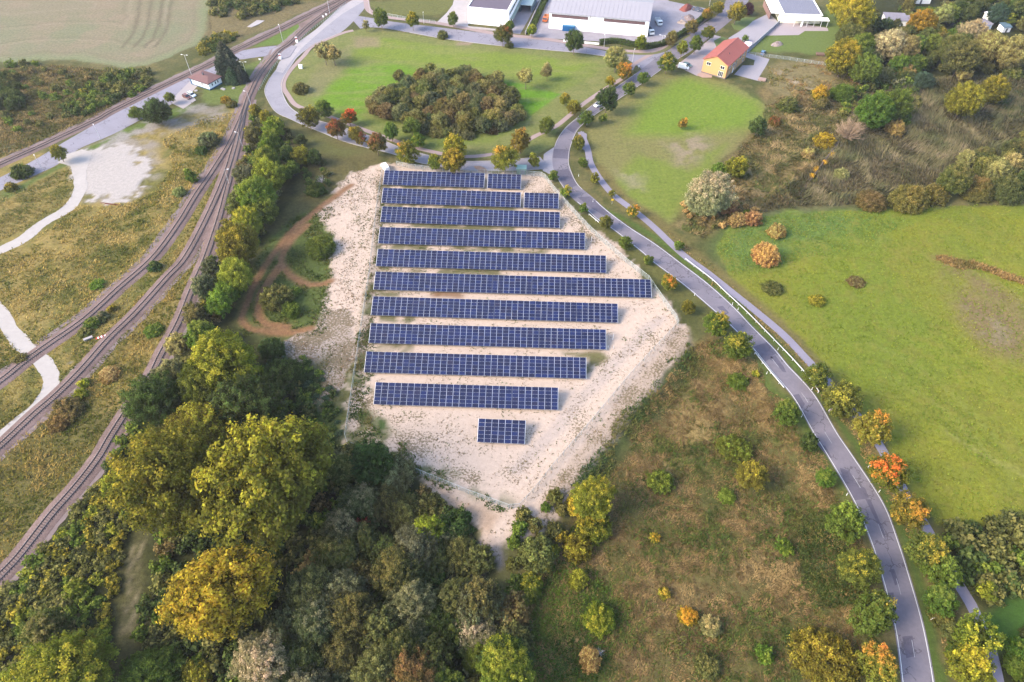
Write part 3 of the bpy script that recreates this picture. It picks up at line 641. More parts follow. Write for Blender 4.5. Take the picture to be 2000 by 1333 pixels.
mb = MB()                                   # one module: frame bars round a sunk glass sheet
mb.box(0, MW, 0, .032, 0, .04, 0); mb.box(0, MW, MH - .032, MH, 0, .04, 0); mb.box(0, .032, .032, MH - .032, 0, .04, 0); mb.box(MW - .032, MW, .032, MH - .032, 0, .04, 0)
mb.face([(.032, .032, .034), (MW - .032, .032, .034), (MW - .032, MH - .032, .034), (.032, MH - .032, .034)], 1)
mb.face([(.032, MH - .032, .006), (MW - .032, MH - .032, .006), (MW - .032, .032, .006), (.032, .032, .006)], 2)
MODULE = mb.mesh('solar_module', [ALU, CELLS, UNDER])
def frame_mesh(nc):
    b = MB(); Ls = ROWP * 6
    for c in range(nc + 1):
        x = c * COLP - (COLP - MW) / 2; b.box(x - .06, x + .06, -.04, Ls + .02, -.035, -.006)
    for yy in (.9, 2.6, 4.2, 5.5): b.box(-.05, nc * COLP - .05, yy - .05, yy + .05, -.12, -.036)
    for r in range(7):                      # module clamps along the cross joints
        for c in range(nc):
            for fx in (.22, .78):
                x = c * COLP + MW * fx; y = r * ROWP - .0135; b.box(x - .06, x + .06, y - .03, y + .03, .042, .050)
    return b.mesh('support_frame', STEEL)
FRAMES = {k: frame_mesh(k) for k in (7, 4)}
def post_mesh(h): b = MB(); b.box(-.05, .05, -.04, .04, -.3, h); return b.mesh('post', STEEL)
PF, PR = post_mesh(LOWZ + 1.3 * math.sin(TILT) - .15), post_mesh(LOWZ + 4.9 * math.sin(TILT) - .15)
GREEN_ROWS = [
    ((748, 361), (945, 367), 21, 'solar row of twenty-one columns at the back beside the white van'), ((952, 368), (1017, 369.6), 7, 'short solar row in front of the green transformer kiosk'),
    ((744.9, 396.5), (1016, 405.6), 28, 'long left part of the second solar row from the back'), ((1023.4, 406), (1090.5, 407.9), 7, 'short right part of the second solar row from the back, near the road'),
    ((743, 434), (1093, 445.5), 35, 'third solar row from the back'), ((738.7, 475.7), (1142.5, 487.4), 39, 'fourth solar row from the back, with bare posts at its right end'),
    ((734.4, 520), (1184, 533.4), 42, 'fifth solar row from the back, just behind the longest row'), ((729.7, 565.8), (1272.6, 581.8), 49, 'longest solar row, reaching the fence corner at right'),
    ((724.7, 615.8), (1207, 630.8), 42, 'solar row just in front of the longest row'), ((720.4, 670.2), (1184, 683.2), 39, 'fourth solar row from the front, with bare posts at its right end'),
    ((711.4, 727.6), (1145, 740), 35, 'third solar row from the front, its left end nearest the fence'), ((729.7, 790), (1089.8, 801), 28, 'second solar row from the front, four tables wide'),
    ((932.3, 863.8), (1025, 867.8), 7, 'single seven-column solar table standing alone at the front')]
for bl, br, nc, lab in GREEN_ROWS:
    a, b = G(*bl, LOWZ), G(*br, LOWZ); rz = math.atan2(b.y - a.y, b.x - a.x); L = (b - a).length; sxl = L / (nc * COLP)
    root = thing('solar_row', lab, 'solar panels', (a.x, a.y, 0), rz, 'rows of solar panels')
    x = 0.0; left = nc
    while left > 0:
        k = 7 if left >= 7 else left
        t = link('support_frame', FRAMES[k], root); t.location = (x, 0, LOWZ); t.rotation_euler = (TILT, 0, 0); t.scale = (sxl, 1, 1)
        for c in range(k):
            for r in range(6):
                o = bpy.data.objects.new('solar_module', MODULE); COL.objects.link(o); o.parent = t
                o.location = (c * COLP, r * ROWP, random.uniform(0, .004)); o.rotation_euler = (random.gauss(0, .006), random.gauss(0, .006), 0)
        for c in ((1, 3.5, 6) if k == 7 else (1, 3)):
            for yy, pm in ((1.3, PF), (4.9, PR)):
                o = link('post', pm, root); o.location = ((x / sxl + c * COLP - .04) * sxl, yy * math.cos(TILT), 0)
        x += k * COLP * sxl; left -= k
    if nc == 39:
        for c in (.6, 2.2):
            for yy, pm in ((1.3, PF), (4.9, PR)):
                o = link('post', pm, root); o.location = (x + c, yy * math.cos(TILT), 0)

# ------------------------------------------------------------------ perimeter fence
m, n, out = _new('chain_link'); d_ = N(n, 'ShaderNodeBsdfDiffuse'); d_.inputs[0].default_value = (.30, .34, .34, 1); tr = N(n, 'ShaderNodeBsdfTransparent'); mx = N(n, 'ShaderNodeMixShader'); mx.inputs[0].default_value = .27
n.links.new(tr.outputs[0], mx.inputs[1]); n.links.new(d_.outputs[0], mx.inputs[2]); n.links.new(mx.outputs[0], out.inputs[0]); LINKM = m
FPOST = mat('fence_post_steel', (.33, .37, .38), .5, .2)
def fence(name, label, px, h=2.0, step=2.6, world=None, cat='fence', linkm=None, postm=None, bars=True):
    pts = world if world is not None else [GT(*p) for p in px]; ox, oy = pts[0][0], pts[0][1]
    root = thing(name, label, cat, (ox, oy, 0)); line = resample([(p[0] - ox, p[1] - oy) for p in pts], step=step)
    zz = hgt(line[:, 0] + ox, line[:, 1] + oy)
    pb = MB(); pb.tube([(0, 0, -.3), (0, 0, h + .08)], [.045, .045], 6); pm = pb.mesh('post', postm or FPOST)
    for (x, y), z in zip(line, zz):
        o = link('post', pm, root); o.location = (x, y, z)
    b = MB(); bar = MB()
    for k in range(len(line) - 1):
        (x0, y0), (x1, y1) = line[k], line[k + 1]
        b.face([(x0, y0, zz[k] + .05), (x1, y1, zz[k + 1] + .05), (x1, y1, zz[k + 1] + h), (x0, y0, zz[k] + h)])
    b.build('mesh_panel', linkm or LINKM, root)
    if bars:
        bar.tube([(x, y, z + h + .01) for (x, y), z in zip(line, zz)], [.03] * len(line), 4); bar.build('top_rail', FPOST, root)
    return root
fence('perimeter_fence', 'tall grey chain-link fence enclosing the solar field on the sand', [(748, 332), (735, 420), (722, 540), (704, 660), (688, 770), (674, 868), (750, 898), (834, 932), (917, 966), (1000, 996), (1016, 992), (1050, 953), (1084, 909), (1134, 852), (1184, 792), (1234, 732), (1284, 679), (1326, 634), (1277, 565), (1267, 549), (1220, 512), (1160, 459), (1137, 436), (1085, 378), (1062, 346), (1000, 341), (900, 341), (800, 330), (775, 324)])
# ------------------------------------------------------------------ vegetation
m, n, out = _new('leaves'); oi = N(n, 'ShaderNodeObjectInfo'); lv = N(n, 'ShaderNodeVertexColor', layer_name='leaf'); s3 = N(n, 'ShaderNodeSeparateColor'); n.links.new(lv.outputs[0], s3.inputs[0])
ac = N(n, 'ShaderNodeAttribute', attribute_type='OBJECT', attribute_name='accent'); sh = N(n, 'ShaderNodeAttribute', attribute_type='OBJECT', attribute_name='accent_share')
R_, G_, B_ = s3.outputs[0], s3.outputs[1], s3.outputs[2]
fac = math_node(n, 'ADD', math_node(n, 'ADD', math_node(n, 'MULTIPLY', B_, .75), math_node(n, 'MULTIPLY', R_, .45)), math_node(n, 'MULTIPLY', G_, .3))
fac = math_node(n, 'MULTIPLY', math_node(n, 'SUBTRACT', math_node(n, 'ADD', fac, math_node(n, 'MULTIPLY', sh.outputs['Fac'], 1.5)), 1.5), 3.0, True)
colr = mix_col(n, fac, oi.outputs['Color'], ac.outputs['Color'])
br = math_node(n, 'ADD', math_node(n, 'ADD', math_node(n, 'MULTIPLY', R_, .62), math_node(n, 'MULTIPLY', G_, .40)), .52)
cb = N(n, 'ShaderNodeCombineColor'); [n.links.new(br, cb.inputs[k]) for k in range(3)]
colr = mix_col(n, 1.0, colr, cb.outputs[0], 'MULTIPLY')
hs = N(n, 'ShaderNodeHueSaturation'); n.links.new(math_node(n, 'ADD', math_node(n, 'MULTIPLY', math_node(n, 'SUBTRACT', G_, .5), .045), .5), hs.inputs['Hue']); n.links.new(colr, hs.inputs['Color'])
df = N(n, 'ShaderNodeBsdfDiffuse'); tl = N(n, 'ShaderNodeBsdfTranslucent'); ms = N(n, 'ShaderNodeMixShader'); ms.inputs[0].default_value = .48
n.links.new(hs.outputs[0], df.inputs[0]); n.links.new(hs.outputs[0], tl.inputs[0]); n.links.new(df.outputs[0], ms.inputs[1]); n.links.new(tl.outputs[0], ms.inputs[2]); n.links.new(ms.outputs[0], out.inputs[0])
LEAF = m; BARK = mat('bark', (.12, .09, .07), .95, var=.25, scale=3); PALEBARK = mat('pale_bark', (.24, .17, .11), .95, var=.2, scale=3); GREYWOOD = mat('dead_grey_wood', (.40, .37, .36), .95, var=.2)

def leaf_quads(c, nrm, size, r, aspect=1.45):
    """one small four-cornered leaf clump per row, facing nrm"""
    k = len(c); up = r.normal(size=(k, 3)); t = np.cross(nrm, up); t /= np.linalg.norm(t, axis=1)[:, None] + 1e-9; b = np.cross(nrm, t)
    s = size[:, None]; q = np.stack([c - t * s * aspect * .5, c - b * s * .5, c + t * s * aspect * .5, c + b * s * .5], 1)
    return q.reshape(-1, 3)
def crown_mesh(name, seed, kind, leaf, nclump, per, hz):
    """crown of many small leaf sprays on an uneven, lobed outline, with gaps between them"""
    r = np.random.default_rng(seed); nl = 9; ld = r.normal(size=(nl, 3)); ld /= np.linalg.norm(ld, axis=1)[:, None]; la = r.uniform(-.30, .26, nl) * (1.25 if kind in ('broad', 'plume') else .8)
    C, Rr, V, O = [], [], [], []; base = .36 if nclump < 30 else .30 if nclump < 60 else (.21 if nclump < 150 else .150); k = 0
    ctr = np.array([0, 0, hz * (.18 if kind == 'dome' else .5)]); ax3 = np.array([1, 1, hz * (.82 if kind == 'dome' else .5)])
    while len(C) < nclump and k < 20000:
        k += 1; d = r.normal(size=3); d /= np.linalg.norm(d)
        if kind == 'dome' and d[2] < -.12: continue
        rho = 1 + float(np.sum(la * np.maximum(0, ld @ d) ** 3))
        tap = 1.0
        if kind == 'round': tap = 1 - .20 * d[2]
        elif kind == 'plume': tap = 1 - .12 * abs(d[2]) + .16 * math.sin(5 * math.atan2(d[1], d[0]) + seed) * (1 - abs(d[2]))
        elif kind == 'narrow': tap = .62 + .38 * (1 - d[2]) * .7
        rad = (.46 + .44 * r.random() ** .55) * rho
        c = ctr + d * ax3 * rad * np.array([tap, tap, 1]); c[2] = max(c[2], .08); cr = base * r.uniform(.65, 1.35)
        if C and np.min(np.linalg.norm(np.array(C) - c, axis=1)) < cr * .62: continue
        C.append(c); Rr.append(cr); V.append(r.random()); O.append((c - ctr) / (np.linalg.norm(c - ctr) + 1e-6))
    P, Nn, S, A = [], [], [], []
    for c, cr, v, o in zip(C, Rr, V, O):
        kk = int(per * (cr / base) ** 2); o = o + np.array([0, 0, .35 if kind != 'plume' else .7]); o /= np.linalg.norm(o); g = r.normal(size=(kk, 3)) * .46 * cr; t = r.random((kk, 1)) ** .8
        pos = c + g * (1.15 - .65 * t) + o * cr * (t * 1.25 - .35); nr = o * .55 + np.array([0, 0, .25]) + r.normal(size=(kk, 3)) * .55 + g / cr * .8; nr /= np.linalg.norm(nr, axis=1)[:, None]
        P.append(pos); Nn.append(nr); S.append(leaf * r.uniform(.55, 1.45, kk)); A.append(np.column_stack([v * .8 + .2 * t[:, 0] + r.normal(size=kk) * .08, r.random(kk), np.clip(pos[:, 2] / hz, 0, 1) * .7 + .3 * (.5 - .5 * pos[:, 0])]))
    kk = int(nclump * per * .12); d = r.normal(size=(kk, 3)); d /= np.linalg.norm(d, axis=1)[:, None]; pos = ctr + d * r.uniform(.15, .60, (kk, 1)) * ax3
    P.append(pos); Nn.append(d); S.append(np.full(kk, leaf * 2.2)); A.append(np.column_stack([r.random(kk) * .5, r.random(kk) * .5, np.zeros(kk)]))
    P, Nn, S, A = np.concatenate(P), np.concatenate(Nn), np.concatenate(S), np.concatenate(A)
    P[:, 2] = np.maximum(P[:, 2], .02 + .05 * r.random(len(P)))
    co = leaf_quads(P, Nn, S, r); me = mesh_np(name, co, np.arange(len(co)).reshape(-1, 4), [LEAF]); set_color(me, 'leaf', np.repeat(np.clip(A, 0, 1), 4, 0)); return me
def spruce_mesh(seed):
    r = np.random.default_rng(seed); P, Nn, S, A = [], [], [], []
    for k in range(3400):
        z = r.random() ** 1.1; a = r.uniform(0, 6.283); rad = (1 - z ** 2.0) ** .9 * (.45 + .55 * r.random() ** .5) * (1 - .22 * ((z * 9 + .3 * math.sin(3 * a)) % 1)) * (1 + .16 * math.sin(4 * a + seed) + .12 * math.sin(7 * a + 9 * z))
        P.append((math.cos(a) * rad, math.sin(a) * rad, z * 2.6 + .1 - rad * .12)); Nn.append((math.cos(a) * .6 + r.normal() * .4, math.sin(a) * .6 + r.normal() * .4, .55)); S.append(.13 * r.uniform(.6, 1.3)); A.append((((z * 14) % 1), r.random(), z))
    P, Nn, S, A = map(np.array, (P, Nn, S, A)); Nn /= np.linalg.norm(Nn, axis=1)[:, None]
    co = leaf_quads(P, Nn, S, r, 1.9); me = mesh_np('crown', co, np.arange(len(co)).reshape(-1, 4), [LEAF]); set_color(me, 'leaf', np.repeat(np.clip(A, 0, 1), 4, 0)); return me
def trunk_mesh(seed, mt, limbs=6):
    """unit trunk: height 1, radius about .03, limbs spreading in the upper part"""
    r = random.Random(seed); b = MB(); b.tube([(0, 0, -.03), (.01, 0, .3), (-.01, .01, .62), (.01, -.01, .95)], [.034, .026, .017, .006], 7)
    for k in range(limbs):
        a = k * 2.4 + r.random(); z = .34 + .5 * k / limbs; L = .30 * (1.2 - z) + .08
        b.tube([(0, 0, z), (math.cos(a) * L * .5, math.sin(a) * L * .5, z + L * .45), (math.cos(a) * L, math.sin(a) * L, z + L * .8)], [.014, .009, .004], 5)
    return b.mesh('trunk', mt)
def bare_mesh(seed, n=70, fan=1.0):
    r = random.Random(seed); b = MB()
    for k in range(n):
        a = r.uniform(0, 6.283); e = r.uniform(.05, 1) ** .6; L = r.uniform(.75, 1.05); h = math.sqrt(max(.04, 1 - e * e * .85)) * 1.25
        p1 = (math.cos(a) * e * .25, math.sin(a) * e * .25, .25 * h + .08); p2 = (math.cos(a + .1) * e * .65 * L, math.sin(a + .1) * e * .65 * L, .68 * h * L); p3 = (math.cos(a + r.uniform(-.2, .2)) * e * L, math.sin(a) * e * L, h * L)
        b.tube([(0, 0, .05), p1, p2, p3], [.022, .016, .011, .004], 4)
        for s in range(3):
            q = Vector(p2).lerp(Vector(p3), s / 3); d = Vector((r.gauss(0, .12), r.gauss(0, .12), r.uniform(.05, .22))); b.tube([q, q + d], [.008, .003], 3)
    return b
CR = {}
for kind, hz in (('round', 1.9), ('broad', 1.75), ('dome', 1.15), ('plume', 1.9), ('narrow', 3.6)):
    for cls, leaf, ncl, per, nv in (('S', .14, 46, 32, 3), ('M', .068, 125, 62, 3), ('L', .037, 330, 82, 3 if kind == 'broad' else 2)):
        if kind == 'narrow' and cls == 'L': continue
        CR[kind, cls] = [crown_mesh('crown', 100 * len(CR) + v, kind, leaf, ncl, per, hz) for v in range(nv)]
XCR = [crown_mesh('crown', 900 + v, 'dome', .20, 24, 17, 1.15) for v in range(4)]
SPRUCE = [spruce_mesh(5), spruce_mesh(6)]; TRUNKS = [trunk_mesh(k, BARK) for k in range(4)]
HZ = {'round': 1.9, 'broad': 1.75, 'dome': 1.15, 'plume': 1.9, 'narrow': 3.6, 'spruce': 2.7}
PAL = {  # leaf colour, accent colour, accent share
    'dark': ((72, 88, 46), (98, 108, 56), .4), 'green': ((92, 112, 46), (128, 136, 56), .42), 'fresh': ((102, 120, 48), (142, 148, 60), .4), 'yg': ((116, 114, 46), (168, 148, 54), .42), 'lime': ((116, 126, 46), (168, 160, 58), .42),
    'yellow': ((134, 130, 48), (190, 162, 58), .5), 'gold': ((130, 118, 46), (190, 148, 52), .56), 'orange': ((128, 122, 52), (204, 136, 60), .40), 'flame': ((110, 114, 50), (232, 108, 62), .44), 'red': ((108, 100, 54), (158, 82, 62), .44), 'maple': ((102, 110, 48), (176, 150, 60), .36),
    'olive': ((104, 106, 58), (136, 128, 72), .4), 'grey': ((98, 104, 70), (134, 132, 94), .45), 'willow': ((138, 136, 82), (178, 168, 104), .45), 'silver': ((148, 144, 104), (190, 178, 132), .5), 'straw': ((160, 130, 82), (196, 164, 104), .5), 'brown': ((108, 96, 60), (138, 118, 74), .45),
    'rust': ((112, 108, 60), (146, 126, 68), .42), 'thicket': ((122, 120, 68), (150, 142, 84), .45), 'thick2': ((100, 108, 70), (126, 122, 78), .4), 'conifer': ((62, 74, 62), (98, 96, 78), .35), 'purple': ((70, 44, 52), (84, 50, 58), .3), 'mwood': ((88, 94, 54), (122, 116, 66), .45), 'blue': ((72, 90, 66), (98, 112, 84), .3)}
LEAFK = .90
def jit(c, s=.10): return tuple(max(8, min(250, v * (1 + random.uniform(-s, s)))) for v in c)
def plant(pos, diam, kind, pal, label, cat='tree', group=None, asp=1.0, trunk=.28, name=None, jitter=.08):
    """a tree or bush standing at pos; diam is the crown's width, trunk the bare stem below it as a share of diam"""
    cls = 'S' if diam < 4.2 else ('M' if diam < 9.5 else 'L')
    if (kind, cls) not in CR and kind != 'spruce': cls = 'M'
    root = thing(name or ('tree' if cat == 'tree' else 'bush'), label, cat, pos, random.uniform(0, 6.28), group); R = diam / 2
    me = random.choice(SPRUCE) if kind == 'spruce' else random.choice(CR[kind, cls])
    cr = link('crown', me, root); hz = HZ[kind]; z0 = trunk * diam if kind not in ('dome',) else -.02 * diam
    cr.location = (0, 0, z0); cr.scale = (R, R * random.uniform(.9, 1.1), R * asp)
    c, a, s = PAL[pal]; k = random.uniform(1 - jitter, 1 + jitter); cr.color = (*[v * k for v in alb(*jit(c, .06), LEAFK)], 1); cr['accent'] = [v * k for v in alb(*jit(a, .06), LEAFK)]; cr['accent_share'] = max(0, min(1, s + random.uniform(-.07, .07)))
    tk = link('trunk', random.choice(TRUNKS), root); H = z0 + hz * R * asp * .82; tk.scale = (max(.9, diam * .62), max(.9, diam * .62), H)
    return root
ORD = 'first second third fourth fifth sixth seventh eighth ninth tenth eleventh twelfth thirteenth fourteenth fifteenth sixteenth seventeenth eighteenth nineteenth twentieth twenty-first twenty-second twenty-third twenty-fourth twenty-fifth twenty-sixth'.split()
LOOK = {'dark': 'dark green', 'green': 'green', 'fresh': 'fresh green', 'yg': 'yellowish green', 'lime': 'bright lime-yellow', 'yellow': 'yellow', 'gold': 'golden', 'orange': 'green tree turning orange', 'flame': 'flaming orange-topped', 'red': 'dark red', 'maple': 'green and golden', 'olive': 'olive', 'grey': 'grey-green', 'willow': 'pale green', 'silver': 'silvery', 'straw': 'straw-coloured', 'brown': 'brownish', 'rust': 'rusty', 'thicket': 'olive-brown', 'thick2': 'dull green', 'conifer': 'dark blue-green', 'purple': 'purple', 'mwood': 'dull green', 'blue': 'bluish green'}
def place(cx, cy, wpx, kind, asp, trunk):
    """crown centre and width in pixels -> stem position on the ground and crown width in metres"""
    p = GT(cx, cy); diam = wpx / scale_at(p)
    for _ in range(4):
        zc = (0 if kind == 'dome' else trunk * diam) + HZ[kind] * diam * .5 * asp * (.42 if kind == 'dome' else .5)
        p = GT(cx, cy, zc); diam = wpx / scale_at(p)
    z = float(hgt(np.array([p.x]), np.array([p.y]))[0]); return (p.x, p.y, z), diam
def series(items, where, group, kind='round', cat='tree', asp=1.0, trunk=.28, ordinal=True, name=None, order=None):
    if order: items = sorted(items, key=lambda i: i[0] if order == 'x' else i[1])
    for k, it in enumerate(items):
        cx, cy, wpx, pal = it[:4]; kd = it[4] if len(it) > 4 else kind; ap = it[5] if len(it) > 5 else asp; tr_ = it[6] if len(it) > 6 else trunk
        pos, dm = place(cx, cy, wpx * 1.10, kd, ap, tr_); look = LOOK[pal]
        lab = (f'{look} {cat}, {ORD[k]} {where}' if 'tree' not in look else f'{look}, {ORD[k]} {where}') if ordinal else (where % look if '%s' in where else where)
        plant(pos, dm, kd, pal, lab, cat, group, ap, tr_, name)

# street trees, each row counted from one end
series([(1721, 1296, 68, 'orange'), (1711, 1198, 78, 'maple'), (1676, 1106, 80, 'maple'), (1653, 1020, 68, 'green'), (1613, 933, 32, 'green'), (1581, 861, 34, 'dark'), (1539, 804, 47, 'green'), (1442, 674, 48, 'maple'), (1400, 632, 42, 'maple'), (1345, 599, 26, 'maple'), (1306, 549, 30, 'orange'), (1266, 507, 18, 'green'), (1222, 472, 23, 'green'), (1183, 433, 25, 'maple'), (1140, 407, 17, 'green'), (1106, 375, 18, 'lime'), (1081, 342, 17, 'green')],
       'from the bottom, left side of the main road', 'trees on the left side of the main road', trunk=.2)
series([(1900, 1301, 75, 'yellow'), (1906, 1238, 70, 'lime', 'broad'), (1840, 1170, 55, 'green'), (1841, 1118, 60, 'green'), (1811, 1075, 68, 'maple'), (1778, 996, 58, 'orange'), (1736, 918, 70, 'flame'), (1705, 836, 62, 'orange'), (1646, 779, 60, 'maple'), (1598, 729, 45, 'maple'), (1326, 479, 17, 'green'), (1237, 412, 21, 'orange'), (1195, 378, 13, 'yg', 'narrow', .6), (1162, 348, 15, 'yg', 'round', 1.3), (1140, 318, 17, 'green'), (1132, 277, 23, 'maple')],
       'from the bottom beside the cycle path', 'trees beside the cycle path', trunk=.2)
series([(1178, 231, 14, 'green'), (1145, 229, 25, 'green'), (1186, 193, 37, 'dark', 'round', 1.15), (1229, 173, 22, 'green'), (1257, 152, 20, 'green'), (1304, 118, 32, 'maple'), (1333, 93, 21, 'lime', 'round', 1.2, .4), (1360, 82, 22, 'green', 'round', 1.2, .4), (1384, 62, 22, 'maple', 'round', 1.0, .4), (1440, 22, 31, 'yg')],
       'up the right roadside towards the yellow house', 'trees on the right side of the upper road', trunk=.3)
series([(1069, 243, 27, 'green'), (1122, 209, 25, 'yg'), (1104, 193, 20, 'yellow'), (1191, 159, 17, 'yellow'), (1220, 137, 28, 'orange')], 'going up along the pink footpath', 'trees along the pink footpath', trunk=.25)
series([(1045, 313, 20, 'yg'), (986, 308, 45, 'orange'), (1017, 273, 40, 'orange'), (884, 313, 45, 'yg'), (850, 315, 27, 'lime'), (890, 282, 38, 'yellow'), (794, 293, 38, 'orange'), (815, 272, 25, 'fresh'), (764, 255, 28, 'green', 'round', 1.15), (735, 278, 37, 'red'), (706, 272, 18, 'red'), (694, 260, 25, 'yg'), (681, 227, 28, 'flame'), (655, 250, 34, 'red'), (602, 228, 36, 'maple'), (630, 210, 30, 'green')],
       'going left along the loop road', 'trees along the loop road', trunk=.25)
series([(743, 33, 27, 'green', 'round', 1.15), (805, 38, 23, 'yg', 'round', 1.2), (885, 35, 20, 'maple', 'round', 1.1), (982, 65, 32, 'red'), (995, 50, 17, 'green'), (1039, 58, 18, 'lime'), (1122, 78, 35, 'dark'), (1252, 82, 20, 'lime', 'round', 1.2), (1314, 73, 23, 'rust'), (1351, 52, 22, 'rust'), (1382, 26, 18, 'orange'), (1402, 14, 21, 'yg')],
       'from the left by the white halls', 'trees along the industrial road', trunk=.3)
series([(714, 48, 13, 'willow', 'narrow', .8), (864, 68, 20, 'olive', 'dome'), (995, 88, 16, 'olive', 'dome'), (779, 148, 22, 'olive', 'round'), (1027, 147, 28, 'willow', 'plume', 1.0, .5), (1069, 137, 22, 'willow', 'narrow', .75), (1204, 113, 43, 'willow', 'plume', 1.0, .15), (632, 100, 34, 'willow', 'plume'), (650, 103, 32, 'willow', 'plume'), (588, 172, 28, 'olive', 'dome')],
       'from the left standing on the central lawn', 'scattered plants on the central lawn', cat='tree', order='x')
series([(1333, 241, 15, 'orange', 'round', 1.2)], 'small young tree with an orange top alone on the bright east lawn', 'young lawn tree', ordinal=False)
series([(1464, 16, 19, 'purple', 'round', 1.0, .15)], 'dark purple-leaved tree beside the parking of the flat building', 'purple tree', ordinal=False); series([(1456, 75, 13, 'green', 'narrow', .55, .02)], 'small columnar green shrub behind the red-roofed house', 'columnar shrub', ordinal=False, cat='shrub', name='shrub')
# thicket on the lawn
THICK = [(722, 215), (735, 198), (770, 176), (820, 158), (880, 150), (940, 152), (975, 160), (985, 175), (1005, 200), (1024, 232), (1018, 246), (990, 260), (930, 272), (890, 274), (850, 268), (800, 258), (755, 240), (728, 228)]
def scatter(px, spacing, dia, pals, label, group, kind='dome', cat='bush', asp=(.9, 1.25), trunk=.1, maxn=400, inset=0.0, avoid=None, seed=1):
    r = np.random.default_rng(seed); P = np.array([GT(*p)[:2] for p in px]); lo, hi = P.min(0), P.max(0); pts = []
    cand = r.uniform(lo, hi, (9000, 2)); sdv = poly_sd(cand[:, 0], cand[:, 1], P); cand = cand[sdv > inset]; cand = cand[(lambda q: (q[:, 0] > -70) & (q[:, 0] < 2070) & (q[:, 1] > -40) & (q[:, 1] < 1420))(np.array([proj((c[0], c[1], 0)) for c in cand]))]
    if avoid is not None:
        cand = cand[avoid(cand[:, 0], cand[:, 1])]
    for c in cand:
        if len(pts) >= maxn: break
        if pts and np.min(np.hypot(*(np.array(pts) - c).T)) < spacing: continue
        pts.append(c)
    names = list(pals); wts = np.array([pals[k] for k in names], float); wts /= wts.sum()
    for c in pts:
        pal = names[r.choice(len(names), p=wts)]; z = float(hgt(c[:1], c[1:])[0]); kd = kind if isinstance(kind, str) else kind[r.integers(len(kind))]
        plant((c[0], c[1], z), r.uniform(*dia), kd, pal, label, cat, group, r.uniform(*asp), trunk)
    return pts
scatter(THICK, 3.9, (5.4, 8.0), {'thicket': 5, 'thick2': 3, 'olive': 3, 'brown': 1}, 'olive-brown bush in the dense thicket on the central lawn', 'bushes of the lawn thicket', kind=('round', 'dome', 'round'), asp=(.75, 1.0), trunk=.10, inset=1.5, seed=3)
series([(804, 247, 30, 'green')], 'round green tree at the front edge of the lawn thicket', 'thicket edge tree', ordinal=False)

# tree belt between the tracks and the motocross ground
series([(497, 214, 20, 'yg'), (520, 230, 26, 'yg'), (533, 247, 36, 'lime'), (492, 262, 30, 'olive'), (527, 280, 45, 'fresh'), (563, 300, 30, 'dark'), (587, 303, 30, 'yg'), (588, 273, 22, 'dark', 'narrow', .5), (613, 307, 27, 'dark'), (517, 312, 50, 'fresh'), (523, 343, 55, 'lime'), (553, 337, 27, 'green'), (570, 328, 26, 'green'), (477, 342, 36, 'grey'), (500, 383, 64, 'fresh'), (463, 393, 38, 'olive'), (483, 428, 54, 'yellow'), (515, 410, 44, 'green'), (466, 478, 75, 'yg'), (462, 536, 62, 'lime'), (413, 522, 34, 'grey'), (397, 556, 40, 'grey'), (443, 570, 40, 'fresh'), (427, 594, 44, 'fresh'), (380, 614, 42, 'olive'), (393, 654, 52, 'fresh')],
       'from the top in the railway tree belt', 'tree belt along the railway', 'round', asp=1.1, trunk=.12, order='y')
series([(615, 370, 34, 'dark', 'dome'), (622, 482, 62, 'green', 'dome', .7), (540, 578, 56, 'olive', 'dome'), (566, 605, 36, 'green', 'dome'), (575, 570, 20, 'fresh', 'dome')], 'from the top inside the motocross loops', 'bushes of the motocross ground', 'dome', 'bush')

# big trees, lower left
series([(432, 700, 112, 'lime', 'broad', 1.0), (345, 672, 42, 'willow', 'plume'), (328, 722, 48, 'willow', 'plume'), (296, 778, 92, 'dark', 'broad'), (392, 752, 84, 'green', 'broad'), (470, 790, 110, 'dark', 'broad'), (548, 740, 86, 'dark', 'dome'), (532, 680, 50, 'dark', 'dome'), (330, 930, 170, 'yg', 'broad', 1.3), (395, 850, 108, 'yg', 'broad'), (538, 922, 208, 'yg', 'broad', 1.12), (230, 946, 54, 'lime', 'round'), (428, 1150, 190, 'gold', 'broad', 1.05), (503, 1288, 108, 'silver', 'plume'), (290, 1316, 110, 'fresh', 'dome'), (110, 1330, 150, 'lime', 'broad'), (147, 1151, 44, 'lime', 'dome'), (83, 1231, 74, 'olive', 'round'), (173, 1271, 52, 'yg', 'dome'), (380, 1318, 60, 'yg', 'dome'), (395, 1335, 30, 'gold', 'dome')],
       'from the top among the big lower left plants', 'large trees of the lower left wood', 'broad', trunk=.15, order='y')
NOTLANE = lambda x, y: line_dist(x, y, pxline([(285, 985), (270, 1060), (255, 1150), (240, 1250), (225, 1400)], 3)) > 3.3
scatter([(640, 905), (760, 930), (835, 980), (905, 1030), (940, 1090), (960, 1160), (1000, 1200), (1020, 1270), (1010, 1360), (560, 1360), (560, 1230), (640, 1130), (680, 1010)], 5.6, (7.5, 11.5), {'dark': 2, 'mwood': 4, 'grey': 5, 'brown': 2, 'olive': 3, 'green': 1}, 'dull green rounded tree in the dense wood at bottom centre', 'trees of the bottom centre wood', kind=('round', 'dome'), cat='tree', trunk=.08, asp=(.8, 1.1), seed=10, maxn=56)
